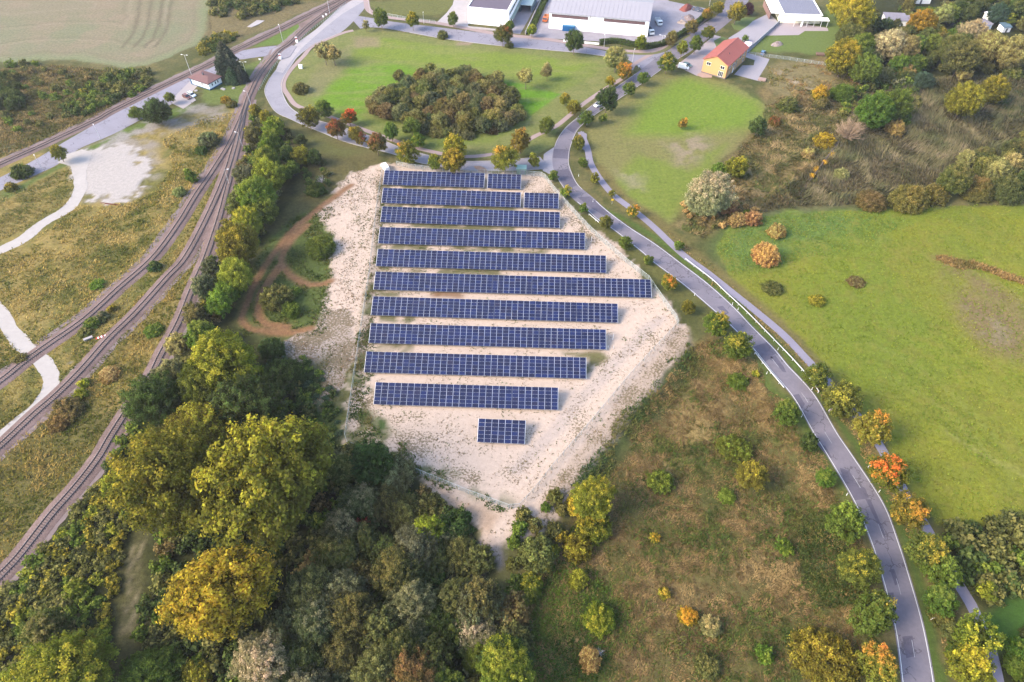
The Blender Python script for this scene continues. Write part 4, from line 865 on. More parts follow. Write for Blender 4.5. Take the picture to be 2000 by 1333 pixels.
series([(834, 1036, 54, 'lime', 'round'), (867, 1058, 72, 'grey', 'dome'), (834, 1100, 96, 'mwood', 'dome'), (706, 1030, 40, 'red', 'dome'), (690, 1190, 90, 'grey', 'dome'), (730, 1240, 96, 'grey', 'dome'), (934, 1178, 112, 'grey', 'dome'), (800, 1250, 100, 'grey', 'dome'), (930, 1240, 90, 'silver', 'dome', .9), (984, 1308, 105, 'lime', 'round'), (967, 1266, 44, 'lime', 'round'), (612, 1090, 44, 'straw', 'dome'), (590, 1118, 34, 'straw', 'dome'), (640, 1210, 46, 'fresh', 'dome'), (575, 1210, 36, 'fresh', 'dome')],
       'from the left among standouts, bottom centre wood', 'prominent trees of the bottom centre wood', 'dome', 'tree', order='x')
# lower right rough meadow
series([(1157, 970, 84, 'lime', 'plume', .9), (1130, 985, 50, 'yellow', 'dome'), (1157, 1028, 62, 'yg', 'dome'), (1127, 1068, 54, 'yg', 'dome'), (1094, 1045, 28, 'yg', 'dome'), (1050, 1080, 70, 'olive', 'dome'), (1037, 1141, 46, 'lime', 'dome'), (1030, 1165, 42, 'green', 'dome'), (1131, 1133, 40, 'lime', 'dome'), (1171, 1211, 55, 'lime', 'dome'), (1154, 1288, 46, 'straw', 'dome'), (1289, 940, 46, 'fresh', 'dome'), (1279, 1050, 18, 'yellow', 'dome'), (1299, 1158, 20, 'yellow', 'dome'), (1345, 1202, 36, 'gold', 'dome'), (1390, 1221, 40, 'willow', 'dome'), (1493, 1278, 34, 'green', 'dome'), (1380, 1300, 44, 'olive', 'dome'), (1470, 928, 54, 'yg', 'round', .9), (1420, 968, 32, 'fresh', 'dome', .6), (1437, 874, 60, 'fresh', 'dome', .6), (1443, 744, 38, 'green', 'dome', .7), (1476, 730, 14, 'lime', 'dome'), (1533, 1068, 32, 'green', 'dome', .7), (1612, 1292, 122, 'yg', 'dome')],
       'from the left on the lower right meadow', 'bushes of the lower right meadow', 'dome', 'bush', order='x')
scatter([(1015, 1010), (1090, 970), (1110, 1040), (1060, 1110), (1000, 1180), (985, 1110)], 3.2, (2.2, 4.2), {'olive': 3, 'green': 3, 'yg': 2, 'mwood': 2}, 'small bush at the tip of the sand bank', 'bushes at the tip of the sand bank', seed=12, maxn=34)
# right edge
series([(1496, 494, 54, 'straw', 'dome', 1.1), (1518, 452, 34, 'straw', 'dome'), (1508, 562, 36, 'olive', 'dome', .6), (1595, 587, 30, 'yg', 'dome', .6), (1672, 550, 30, 'brown', 'dome', .5)], 'from the left on the right meadow', 'bushes on the right meadow', 'dome', 'bush', order='x')
series([(1383, 380, 80, 'silver', 'plume', 1.0, .05), (1424, 400, 40, 'straw', 'dome'), (1440, 430, 36, 'straw', 'dome'), (1470, 425, 36, 'straw', 'dome'), (1439, 325, 36, 'lime', 'round'), (1410, 330, 34, 'green', 'dome'), (1480, 245, 32, 'dark', 'round', 1.1), (1513, 237, 24, 'red', 'dome'), (1540, 205, 34, 'olive', 'dome'), (1602, 182, 30, 'gold', 'round'), (1647, 182, 46, 'green', 'dome'), (1605, 202, 30, 'brown', 'dome'), (1612, 274, 36, 'gold', 'dome'), (1708, 215, 64, 'green', 'round'), (1748, 205, 54, 'green', 'round'), (1750, 250, 36, 'straw', 'dome'), (1644, 340, 28, 'willow', 'dome'), (1580, 300, 26, 'straw', 'dome'), (1885, 195, 64, 'lime', 'round'), (1946, 173, 50, 'yg', 'round'), (1702, 390, 50, 'brown', 'dome'), (1774, 385, 68, 'rust', 'dome'), (1832, 380, 48, 'rust', 'dome'), (1870, 350, 56, 'olive', 'round', 1.15), (1912, 370, 56, 'rust', 'dome', 1.2), (1965, 370, 60, 'mwood', 'dome', 1.2)],
       'from the left round the marsh', 'plants round the marsh', 'dome', 'bush', trunk=.1, order='x')
scatter([(1850, 330), (2060, 270), (2120, 400), (1990, 400), (1900, 350)], 4.2, (6, 9), {'mwood': 2, 'olive': 3, 'rust': 1, 'willow': 1}, 'tall rounded tree at the right end of the marsh', 'trees at the right end of the marsh', kind=('round', 'dome'), cat='tree', seed=14, maxn=26)
series([(1672, 35, 60, 'yellow', 'round', 1.2), (1650, 8, 50, 'yellow', 'round'), (1690, 55, 40, 'dark', 'round'), (1744, 82, 78, 'silver', 'plume', .8, .05), (1660, 70, 46, 'olive', 'round'), (1650, 112, 62, 'yg', 'round'), (1690, 135, 56, 'green', 'round'), (1680, 90, 50, 'green', 'round'), (1768, 95, 46, 'willow', 'plume'), (1802, 45, 52, 'gold', 'broad'), (1842, 28, 34, 'willow', 'round'), (1838, 66, 22, 'lime', 'round'), (1900, 60, 50, 'silver', 'plume'), (1935, 85, 62, 'willow', 'plume'), (1865, 98, 54, 'olive', 'round'), (1880, 112, 60, 'mwood', 'round'), (1985, 105, 56, 'willow', 'plume', 1.2), (1770, 140, 38, 'straw', 'dome'), (1803, 158, 44, 'blue', 'dome'), (1884, 145, 26, 'willow', 'plume'), (1953, 25, 36, 'blue', 'round'), (1970, 38, 24, 'lime', 'narrow', .5)],
       'from the left among standouts, upper right wood', 'standout trees of the upper right wood', 'round', 'tree', trunk=.12, order='x')
HUTS = [(1742, 32), (1930, 55), (1963, 62), (1935, 38), (1795, 4)]
def nohut(x, y): return np.min([np.hypot((x - G(*h).x) / 9, (y - G(*h).y + 6) / 15) for h in HUTS], axis=0) > 1
scatter([(1640, 60), (1700, 30), (1780, 10), (1900, -10), (2060, -20), (2080, 140), (1960, 150), (1900, 140), (1820, 130), (1760, 165), (1690, 150), (1640, 120)], 6.0, (6, 10), {'mwood': 4, 'dark': 3, 'olive': 3, 'grey': 2, 'green': 2, 'rust': 1}, 'dull green tree in the dense upper right wood', 'trees of the upper right wood', kind=('round', 'round', 'dome'), cat='tree', trunk=.1, asp=(.8, 1.1), seed=16, maxn=110, avoid=nohut)
scatter([(1965, 1265), (2080, 1240), (2080, 1380), (1985, 1380)], 3.4, (4, 6), {'mwood': 3, 'green': 3, 'yg': 1}, 'green bush in the bottom right corner beside the cycle path', 'bushes of the bottom right corner', seed=19, maxn=24)
series([(1925, 1155, 32, 'lime', 'broad', .8), (1838, 1200, 44, 'olive', 'dome'), (1862, 1230, 44, 'olive', 'dome'), (1870, 1275, 40, 'green', 'dome')], 'low plant beside the lower cycle path', 'low plants by the lower cycle path', 'dome', 'bush')
# upper left
scatter([(-60, 140), (30, 150), (50, 190), (30, 215), (-60, 230)], 3.6, (5, 7.5), {'dark': 3, 'mwood': 2}, 'dark rounded bush at the left edge below the crop field', 'dark bushes at the left edge', seed=21, maxn=20)
series([(440, 114, 50, 'conifer', 'spruce', .85, .10), (452, 147, 27, 'blue', 'spruce', .8, .0), (470, 144, 27, 'conifer', 'spruce', .8, .0)], 'from the left by the station house', 'conifers by the station house', 'spruce', 'conifer')
series([(306, 219, 50, 'dark', 'round', .9, .04), (265, 221, 24, 'green', 'round', .9, .1), (330, 190, 18, 'green', 'round'), (114, 297, 28, 'yg', 'round'), (40, 335, 36, 'dark', 'dome'), (20, 365, 20, 'yg', 'dome'), (406, 272, 38, 'grey', 'dome'), (392, 294, 22, 'dark', 'dome'), (374, 343, 20, 'green', 'round', 1.2, .05), (348, 375, 22, 'willow', 'dome'), (440, 195, 18, 'gold', 'dome'), (452, 203, 20, 'rust', 'dome')],
       'from the left round the gravel yard', 'plants round the gravel yard', 'dome', 'bush', order='x')
series([(302, 519, 22, 'dark', 'dome'), (200, 617, 22, 'grey', 'dome'), (218, 602, 16, 'yg', 'dome'), (163, 748, 20, 'lime', 'dome'), (156, 770, 22, 'lime', 'dome'), (180, 630, 30, 'green', 'dome', .6), (163, 648, 24, 'olive', 'dome', .6), (130, 800, 54, 'brown', 'dome', .6), (115, 825, 40, 'brown', 'dome', .6), (300, 645, 34, 'green', 'dome', .5), (190, 555, 24, 'fresh', 'dome', .6), (215, 730, 40, 'straw', 'dome', .5), (40, 700, 24, 'olive', 'dome', .5)],
       'from the top between the railway tracks', 'bushes between the tracks', 'dome', 'bush', order='y')
# bare trees and the fallen trunk
pos, dm = place(1660, 258, 72, 'dome', 1.0, 0)
t = thing('bare_tree', 'leafless pale brown tree with fanned branches in the marsh scrub', 'tree', pos); o = bare_mesh(3, 110).build('branches', PALEBARK, t); o.scale = (dm / 2, dm / 2, dm / 2)
for px, wp, lab in (((628, 352), 26, 'grey leafless bush beside the dark bush below the loop road'), ((800, 1312), 40, 'grey dead bush in the bottom centre wood'), ((1172, 1275), 26, 'grey bare twigs behind the straw-coloured bush'), ((1985, 320), 44, 'pale bare-branched tree at the right end of the marsh'), ((890, 1085), 34, 'dead grey twigs at the edge of the wood by the sand tip')):
    pos, dm = place(px[0], px[1], wp, 'dome', 1.0, 0); t = thing('dead_bush', lab, 'bush', pos); o = bare_mesh(int(wp), 26).build('branches', GREYWOOD, t); o.scale = (dm / 2, dm / 2, dm / 2)
a, b = G(1637, 280), G(1558, 384); d = b - a
t = thing('fallen_tree', 'long fallen trunk with yellow leaves lying across the marsh scrub', 'fallen tree', (a.x, a.y, 0)); mbx = MB(); mbx.tube([(0, 0, .5), d * .35 + Vector((0, 0, .45)), d * .7 + Vector((.3, 0, .4)), d + Vector((0, 0, .2))], [.42, .34, .24, .1], 7)
for k in range(16):
    f = .2 + .7 * random.random(); q = d * f + Vector((0, 0, .45)); e = Vector((random.gauss(0, 1.1), random.gauss(0, 1.1), random.uniform(.2, 1.1))); mbx.tube([q, q + e], [.08, .03], 4)
mbx.build('trunk', BARK, t)
for f_ in (.22, .38, .52, .66):
    cl_ = link('leaf_spray', CR['dome', 'S'][int(f_ * 10) % 3], t); cl_.location = d * f_ + Vector((random.gauss(0, .5), random.gauss(0, .5), 0)); cl_.scale = (1.0, 1.9, .8); cl_.rotation_euler = (0, 0, math.atan2(d.y, d.x) + math.pi / 2); cl_.color = (*alb(196, 156, 56, LEAFK), 1); cl_['accent'] = list(alb(222, 178, 64, LEAFK)); cl_['accent_share'] = .5
# ------------------------------------------------------------------ dense undergrowth and ground cover that nobody could count
def tint_mat(name, transl=.36):
    m, n, out = _new(name); v = N(n, 'ShaderNodeVertexColor', layer_name='tint'); df = N(n, 'ShaderNodeBsdfDiffuse'); tl = N(n, 'ShaderNodeBsdfTranslucent'); ms = N(n, 'ShaderNodeMixShader'); ms.inputs[0].default_value = transl
    n.links.new(v.outputs[0], df.inputs[0]); n.links.new(v.outputs[0], tl.inputs[0]); n.links.new(df.outputs[0], ms.inputs[1]); n.links.new(tl.outputs[0], ms.inputs[2]); n.links.new(ms.outputs[0], out.inputs[0]); return m
LEAF_T = tint_mat('leaf_mass'); GRASS_T = tint_mat('grass_blades')
def mesh_arrays(me):
    co = np.empty(len(me.vertices) * 3, np.float32); me.vertices.foreach_get('co', co); c = np.empty(len(me.vertices) * 4, np.float32); me.color_attributes['leaf'].data.foreach_get('color', c)
    return co.reshape(-1, 3), c.reshape(-1, 4)[:, :3]
SARR = {'dome': [mesh_arrays(mm) for mm in XCR]}
def in_view(x, y, z=0.0, pad=60):
    d = y * CP - (z - CAM_H) * SP; px = 1000 + F_PX * x / d; py = 666.5 + F_PX * (-y * SP - (z - CAM_H) * CP) / d
    return (px > -pad) & (px < 2000 + pad) & (py > -pad) & (py < 1333 + pad * 1.6)
def mass(name, px, spacing, dia, pals, label, cat, seed=1, maxn=120, asp=(.8, 1.2), avoid=None):
    r = np.random.default_rng(seed); P = np.array([GT(*p)[:2] for p in px]); cand = r.uniform(P.min(0), P.max(0), (12000, 2)); cand = cand[poly_sd(cand[:, 0], cand[:, 1], P) > 0]
    cand = cand[in_view(cand[:, 0], cand[:, 1])]
    if avoid is not None: cand = cand[avoid(cand[:, 0], cand[:, 1])]
    pts = []
    for c in cand:
        if len(pts) >= maxn: break
        if pts and np.min(np.hypot(*(np.array(pts) - c).T)) < spacing: continue
        pts.append(c)
    names = list(pals); wts = np.array([pals[k] for k in names], float); wts /= wts.sum(); CO, TC = [], []
    for c in pts:
        co, lf = SARR['dome'][r.integers(4)]; R = r.uniform(*dia) / 2; a = r.uniform(0, 6.28); z = float(hgt(c[:1], c[1:])[0])
        q = co * [R, R, R * r.uniform(*asp)]; q = np.column_stack([q[:, 0] * math.cos(a) - q[:, 1] * math.sin(a), q[:, 0] * math.sin(a) + q[:, 1] * math.cos(a), q[:, 2]]) + [c[0], c[1], z - .05]
        c1, c2, s = PAL[names[r.choice(len(names), p=wts)]]; k = r.uniform(.88, 1.12); c1, c2 = np.array(alb(*c1, LEAFK)) * k, np.array(alb(*c2, LEAFK)) * k
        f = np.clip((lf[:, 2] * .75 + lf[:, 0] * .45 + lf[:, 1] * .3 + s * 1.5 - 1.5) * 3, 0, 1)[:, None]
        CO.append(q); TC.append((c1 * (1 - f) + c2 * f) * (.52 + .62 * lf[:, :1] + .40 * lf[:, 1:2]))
    co = np.concatenate(CO); me = mesh_np(name, co, np.arange(len(co)).reshape(-1, 4), [LEAF_T]); set_color(me, 'tint', np.concatenate(TC)); return tag(link(name, me), label, cat, kind='stuff')
mass('undergrowth', [(290, 1000), (400, 900), (560, 830), (660, 870), (760, 905), (830, 970), (760, 1000), (640, 1100), (560, 1180), (560, 1400), (240, 1400), (265, 1250), (280, 1100)], 3.0, (3.2, 5.4), {'dark': 5, 'green': 3, 'mwood': 4, 'brown': 1, 'olive': 1}, 'dark undergrowth below the big golden trees at lower left', 'undergrowth', 9, 160, avoid=NOTLANE)
mass('undergrowth', [(225, 940), (268, 1000), (258, 1100), (232, 1250), (205, 1400), (-40, 1400), (-40, 1205), (50, 1115), (125, 1030), (190, 950)], 2.4, (2.4, 4.2), {'yg': 5, 'olive': 5, 'mwood': 2, 'green': 2, 'lime': 1}, 'olive scrub strip beside the rightmost track at bottom left', 'scrub', 8, 160, (.6, 1.0), NOTLANE)
mass('undergrowth', [(492, 225), (520, 240), (545, 300), (540, 400), (500, 480), (470, 560), (420, 640), (385, 650), (372, 620), (410, 520), (440, 440), (470, 330)], 3.0, (2.4, 4.2), {'olive': 3, 'green': 3, 'grey': 2, 'yg': 2, 'brown': 1}, 'low scrub filling the tree belt along the railway', 'scrub', 5, 100)
mass('undergrowth', [(160, 180), (220, 142), (290, 142), (292, 168), (230, 194), (170, 226), (125, 218)], 2.8, (3.0, 5), {'dark': 3, 'mwood': 2, 'green': 2, 'olive': 2}, 'dense hedge-like scrub along the railway below the crop field', 'scrub', 22, 60)
mass('undergrowth', [(410, 0), (415, -20), (570, -30), (590, 2), (540, 25), (440, 45), (412, 40)], 3.0, (4, 6), {'dark': 4, 'mwood': 3, 'olive': 3}, 'dense clump of scrub beside the crop field at top', 'scrub', 23, 60)
mass('undergrowth', [(640, 905), (760, 930), (835, 980), (905, 1030), (940, 1090), (960, 1160), (1000, 1200), (1020, 1270), (1010, 1380), (560, 1380), (560, 1230), (640, 1130), (680, 1010)], 3.4, (3, 4.6), {'dark': 3, 'mwood': 4, 'grey': 2, 'olive': 2}, 'dull undergrowth between the trees of the bottom centre wood', 'undergrowth', 27, 95)
mass('undergrowth', [(1640, 70), (1700, 30), (1800, 10), (2060, -10), (2060, 150), (1900, 145), (1820, 150), (1760, 180), (1690, 165), (1640, 120)], 4.2, (4, 6), {'mwood': 4, 'dark': 3, 'olive': 3, 'grey': 3, 'brown': 1}, 'dull undergrowth between the trees of the upper right wood', 'undergrowth', 28, 110, avoid=nohut)
mass('undergrowth', [(1660, 175), (1740, 160), (1790, 170), (1800, 215), (1760, 250), (1690, 250), (1640, 225)], 3.4, (3, 5), {'mwood': 4, 'dark': 3, 'green': 3, 'olive': 2}, 'green undergrowth below the trees left of the marsh', 'undergrowth', 29, 50)
mass('undergrowth', [(560, 255), (640, 330), (640, 380), (590, 350), (560, 300)], 3.6, (1.8, 3.4), {'dark': 3, 'green': 2, 'mwood': 2}, 'low dark scrub on the slope below the loop road', 'scrub', 6, 26)
mass('undergrowth', [(600, 700), (650, 760), (665, 850), (620, 850), (560, 790), (500, 740), (540, 700)], 2.2, (1.6, 3.0), {'dark': 3, 'green': 3, 'blue': 2}, 'dark green weeds at the foot of the trees left of the fence', 'scrub', 31, 70, (.5, .8))

mass('undergrowth', [(205, 925), (250, 825), (330, 705), (420, 665), (560, 720), (640, 850), (560, 830), (400, 900), (290, 1000), (225, 965)], 2.9, (3, 5), {'dark': 4, 'green': 3, 'mwood': 3, 'olive': 1}, 'dark undergrowth round the big trees beside the rightmost track', 'undergrowth', 33, 90)

mass('undergrowth', [(1840, 1045), (1900, 1028), (2080, 1015), (2080, 1150), (1990, 1150), (1925, 1180), (1880, 1120)], 3.0, (4, 6.2), {'dark': 3, 'mwood': 4, 'olive': 3, 'green': 2}, 'dark hedge-like scrub right of the cycle path at lower right', 'scrub', 18, 50)
mass('undergrowth', [(-60, 135), (60, 125), (180, 140), (280, 140), (300, 170), (200, 215), (100, 240), (-60, 300)], 5.0, (2.2, 4.4), {'olive': 4, 'green': 3, 'mwood': 3, 'brown': 1, 'yg': 1}, 'low bushes dotted over the rough strip below the crop field', 'scrub', 20, 70)
mass('undergrowth', [(388, 105), (400, 82), (440, 68), (460, 72), (440, 92), (400, 110)], 2.6, (3.2, 4.8), {'yg': 2, 'olive': 3, 'dark': 2}, 'olive hedge-like scrub behind the conifers by the railway', 'scrub', 24, 22)
mass('undergrowth', [(1330, 400), (1400, 350), (1480, 410), (1400, 450), (1340, 440)], 3.0, (1.6, 3.2), {'straw': 3, 'brown': 2, 'olive': 3, 'green': 1}, 'low straw-coloured scrub below the silvery willow', 'scrub', 15, 36)

def tufts(name, px, density, length, width, cols, label, cat, seed=1, blades=3, flow=None, upright=.75, clump=None, avoid_sd=None, maxn=60000):
    """grass tufts: narrow triangles rising from the ground, tinted per tuft"""
    r = np.random.default_rng(seed); P = np.array([GT(*p)[:2] for p in px]); lo, hi = P.min(0), P.max(0); k = int(min(maxn * 3, density * np.prod(hi - lo)))
    c = r.uniform(lo, hi, (k, 2)); x, y = c[:, 0], c[:, 1]
    keep = (poly_sd(x + (vnoise(x, y, 6, seed) - .5) * 5, y + (vnoise(x, y, 6, seed + 1) - .5) * 5, P) > 0) & in_view(x, y)
    c = c[keep]; x, y = c[:, 0], c[:, 1]
    if clump is not None:
        kp = vnoise(x, y, clump[0], seed + 2) + r.normal(size=len(x)) * .06 > clump[1]; c = c[kp]; x, y = c[:, 0], c[:, 1]
    fl_ = np.full(len(x), 99.0)
    for ln, hw in FLATL: fl_ = np.minimum(fl_, line_dist(x, y, ln) - hw)
    c = c[fl_ > 0][:maxn]; x, y = c[:, 0], c[:, 1]; k = len(c)
    z = hgt(x, y) - .08
    nz = vnoise(x, y, 7, seed + 5) * .7 + vnoise(x, y, 2.0, seed + 6, 2) * .3 + r.normal(size=k) * .07
    nz = (np.argsort(np.argsort(nz)) / max(1, k - 1)); stops = np.linspace(0, 1, len(cols)); ca_ = np.array([alb(*q, .72) for q in cols]); tc_ = np.stack([np.interp(nz, stops, ca_[:, i]) for i in range(3)], 1) * r.uniform(.75, 1.25, (k, 1))
    CO, TC = [], []
    ang0 = (vnoise(x, y, flow, seed + 9, 2) * 14) if flow else r.uniform(0, 6.28, k)
    for b in range(blades):
        a = ang0 + (r.normal(size=k) * (.5 if flow else 1.6)) + (0 if flow else b * 2.1); L = length * r.uniform(.6, 1.35, k); el = np.clip(upright + r.normal(size=k) * .3, .12, 1.4)
        d = np.stack([np.cos(a) * np.cos(el), np.sin(a) * np.cos(el), np.sin(el)], 1) * L[:, None]; wv = np.stack([-np.sin(a), np.cos(a), np.zeros(k)], 1) * (width * r.uniform(.6, 1.3, k))[:, None] * .5
        o = np.column_stack([x + r.normal(size=k) * .15, y + r.normal(size=k) * .15, z])
        CO.append(np.stack([o - wv, o + wv, o + d], 1).reshape(-1, 3)); TC.append(np.repeat(tc_ * r.uniform(.85, 1.15, (k, 1)), 3, 0))
    co = np.concatenate(CO); me = mesh_np(name, co, np.arange(len(co)).reshape(-1, 3), [GRASS_T]); set_color(me, 'tint', np.concatenate(TC)); return tag(link(name, me), label, cat, kind='stuff')
FLATL = [(mid, 3.7), (pxline(LOOP_O, 3), 0.5), (pxline(FOOT, 3), 1.4), (pxline(TRACK_A, 3), 2.7), (pxline(TRACK_B1, 3), 2.7), (pxline(TRACK_B2, 3), 2.7), (pxline(TRACK_B3, 3), 2.7), (pxline(PATH1, 3), 2.2), (pxline(PATH2, 3), 2.1), (.5 * (SU + SD), 4.0)] + [(pxline(q, 3), 1.5) for q in ([(690, 360), (650, 385), (600, 425), (555, 470), (525, 510), (498, 560), (475, 605), (480, 635), (520, 648), (570, 650), (610, 640)], [(600, 440), (560, 480), (552, 515), (575, 540), (615, 556), (645, 548)], [(548, 520), (520, 560), (505, 600), (520, 632), (560, 640)])]
tufts('dry_grass', [(1350, 672), (1405, 655), (1480, 720), (1560, 830), (1640, 960), (1700, 1100), (1745, 1340), (1745, 1400), (1030, 1400), (1010, 1250), (1020, 1150), (1095, 1060), (1185, 925), (1265, 795)], 11, .62, .20, [(80, 96, 46), (98, 106, 54), (120, 112, 62), (142, 118, 76), (138, 112, 80), (150, 126, 82), (168, 144, 98)], 'tangled dry brown grass of the rough meadow below the sand', 'grass', 41, 2, 3.5, .55, maxn=86000)
tufts('green_weeds', [(1010, 1200), (1090, 1080), (1160, 1110), (1240, 1190), (1200, 1260), (1160, 1380), (1040, 1380)], 4, .8, .3, [(60, 84, 34), (84, 108, 42), (104, 124, 50)], 'lush green weeds in the rough meadow at bottom', 'weeds', 42, 3, None, .6, maxn=9000)
tufts('green_weeds', [(1150, 905), (1230, 805), (1345, 668), (1378, 690), (1330, 760), (1250, 850), (1190, 950), (1130, 1010), (1060, 1050), (1080, 1010)], 5, .9, .35, [(66, 86, 48), (88, 104, 56), (112, 112, 60), (128, 120, 76)], 'green weeds along the foot of the sand bank', 'weeds', 43, 3, None, .6, (5, .46), maxn=12000)
tufts('green_weeds', [(1560, 990), (1630, 1000), (1690, 1170), (1600, 1190), (1550, 1080)], 5, 1.0, .3, [(56, 72, 36), (74, 90, 44), (92, 100, 52)], 'dark green weeds left of the main road at lower right', 'weeds', 44, 3, None, .6, maxn=7000)
tufts('green_weeds', [(1350, 690), (1405, 665), (1480, 730), (1560, 850), (1640, 980), (1700, 1120), (1740, 1360), (1040, 1360), (1020, 1150), (1095, 1070), (1185, 940), (1265, 805)], 2.4, .85, .30, [(76, 96, 44), (92, 108, 50), (108, 114, 56), (124, 120, 64)], 'scattered low green weeds in the rough meadow below the sand', 'weeds', 62, 3, None, .6, (6, .57), maxn=9000)
tufts('reeds', [(1640, 262), (1700, 190), (1800, 155), (2080, 145), (2080, 290), (1950, 325), (1720, 388), (1640, 400), (1480, 415), (1540, 360), (1600, 310)], 3.0, 1.9, .34, [(100, 104, 70), (118, 116, 82), (134, 124, 92), (122, 118, 82), (152, 138, 110)], 'brown-grey reed bed filling the marsh at upper right', 'reeds', 45, 2, 16.0, .95, maxn=42000)
tufts('dry_grass', [(1497, 205), (1560, 175), (1640, 190), (1680, 250), (1620, 330), (1540, 400), (1450, 420), (1380, 465), (1325, 450), (1350, 395), (1445, 292), (1495, 235)], 3.0, 1.0, .32, [(94, 104, 58), (118, 114, 68), (144, 128, 84), (174, 150, 108)], 'straw-coloured grass between the east lawn and the marsh', 'grass', 46, 3, 8.0, .6, maxn=17000)
tufts('dry_grass', [(1490, 130), (1640, 120), (1690, 170), (1660, 190), (1560, 185), (1500, 165)], 2.2, .8, .32, [(104, 112, 58), (140, 128, 76), (170, 144, 96), (156, 112, 70)], 'patchy dry grass on the plot behind the yellow house', 'grass', 47, 3, None, .6, (6, .45), maxn=6000)
tufts('waste_grass', [(-40, 510), (90, 450), (160, 400), (240, 400), (300, 375), (340, 320), (320, 270), (420, 225), (470, 218), (455, 260), (300, 505), (167, 624), (50, 705), (-40, 770)], 3.6, .8, .34, [(94, 104, 46), (126, 124, 58), (158, 142, 74), (184, 158, 88), (200, 174, 108)], 'golden grass on the waste land left of the tracks', 'grass', 48, 2, None, .6, (9, .30), maxn=36000)
tufts('waste_grass', [(455, 280), (430, 400), (330, 700), (210, 900), (0, 1120), (-40, 1150), (-40, 860), (160, 700), (360, 480)], 4.0, .8, .34, [(88, 98, 42), (116, 114, 52), (150, 134, 68), (182, 154, 88)], 'golden green grass between and beside the railway tracks', 'grass', 49, 2, None, .6, maxn=32000)
tufts('waste_grass', [(-40, 405), (100, 345), (138, 330), (150, 370), (125, 410), (60, 445), (-40, 490)], 3.0, .7, .32, [(90, 104, 50), (116, 116, 58), (150, 136, 76), (170, 150, 92)], 'olive grass left of the gravel yard', 'grass', 60, 2, None, .6, maxn=9000)
tufts('waste_grass', [(-40, 640), (20, 660), (150, 640), (300, 510), (420, 330), (460, 270), (430, 420), (160, 730), (60, 830), (-40, 900)], 3.0, .7, .32, [(92, 104, 48), (120, 118, 56), (152, 138, 72), (180, 156, 90)], 'golden grass between the left and middle tracks', 'grass', 61, 2, None, .6, maxn=16000)
tufts('waste_grass', [(-40, 140), (100, 128), (240, 140), (300, 170), (190, 230), (0, 310), (-40, 325)], 2.0, 1.0, .36, [(84, 90, 46), (112, 108, 58), (144, 124, 76), (170, 146, 98)], 'rough grass between crop field and railway', 'grass', 50, 3, None, .6, maxn=14000)
tufts('sand_weeds', SAND, .55, .5, .34, [(86, 104, 54), (110, 116, 66), (134, 118, 84), (150, 126, 98)], 'scattered small weeds on the sand of the solar field', 'weeds', 51, 4, None, .5, (7, .46), maxn=9000)
tufts('sand_weeds', [(690, 335), (745, 330), (735, 500), (715, 700), (690, 720), (640, 800), (600, 800), (630, 720), (545, 705), (545, 665), (610, 645), (640, 560), (652, 480), (628, 405)], 1.8, .5, .34, [(84, 98, 52), (118, 112, 66), (146, 122, 92), (160, 136, 108)], 'weeds on the sandy strip left of the fence', 'weeds', 52, 4, None, .5, (6, .47), maxn=9000)
tufts('green_weeds', [(672, 862), (690, 720), (728, 520), (744, 380), (752, 380), (744, 520), (730, 690), (718, 800), (760, 850), (900, 950), (1000, 992), (960, 1000), (830, 945)], 4.5, .7, .34, [(66, 88, 44), (88, 108, 54), (110, 118, 62), (128, 116, 72)], 'green weeds along the inside of the perimeter fence', 'weeds', 53, 4, None, .6, (5, .45), maxn=9000)
tufts('green_weeds', [(740, 362), (950, 370), (1010, 400), (1010, 412), (1060, 446), (1060, 492), (990, 532), (840, 575), (740, 580), (720, 680), (728, 580)], 1.6, .55, .3, [(70, 92, 46), (94, 110, 54), (116, 118, 66)], 'green weeds below the rear solar rows', 'weeds', 54, 3, None, .5, (5, .5), maxn=7000)
tufts('meadow_grass', [(1398, 486), (1440, 432), (1540, 416), (1700, 411), (1850, 404), (2060, 398), (2060, 1010), (1990, 1015), (1900, 1024), (1840, 1028), (1800, 975), (1735, 862), (1650, 748), (1570, 660), (1490, 594), (1430, 532)], 1.5, .5, .30, [(112, 132, 50), (124, 140, 52), (136, 144, 54), (144, 140, 62)], 'yellow-green meadow grass right of the main road', 'grass', 55, 2, None, .35, maxn=34000)
tufts('green_weeds', [(1398, 486), (1440, 432), (1540, 416), (1700, 411), (1780, 420), (1700, 470), (1600, 500), (1500, 525), (1430, 530)], 1.8, .6, .26, [(96, 130, 64), (110, 138, 66), (126, 146, 66)], 'taller dark green grass at the top of the right meadow', 'grass', 56, 2, None, .5, maxn=12000)
tufts('dry_grass', [(1822, 500), (1900, 512), (2010, 548), (2010, 560), (1900, 526), (1830, 512)], 7, 1.1, .35, [(150, 124, 76), (176, 144, 92), (120, 112, 62)], 'straw ridge of tall grass across the right meadow', 'grass', 57, 3, None, .7, maxn=3000)
tufts('dry_grass', [(1290, 450), (1340, 480), (1480, 600), (1580, 700), (1660, 800), (1730, 925), (1800, 1050), (1860, 1180), (1880, 1300), (1850, 1300), (1815, 1160), (1755, 1010), (1690, 900), (1600, 772), (1500, 655), (1400, 565)], 3.0, .6, .3, [(96, 112, 52), (128, 118, 66), (160, 132, 86), (178, 148, 100)], 'dry verge grass between the main road and the cycle path', 'grass', 58, 3, None, .6, maxn=12000)
tufts('green_weeds', [(470, 560), (520, 470), (600, 410), (655, 405), (650, 560), (640, 640), (560, 660), (470, 655)], 3, .7, .34, [(70, 86, 40), (92, 104, 50), (112, 110, 58)], 'green weeds between the motocross loops', 'weeds', 59, 3, None, .55, (6, .45), maxn=9000)
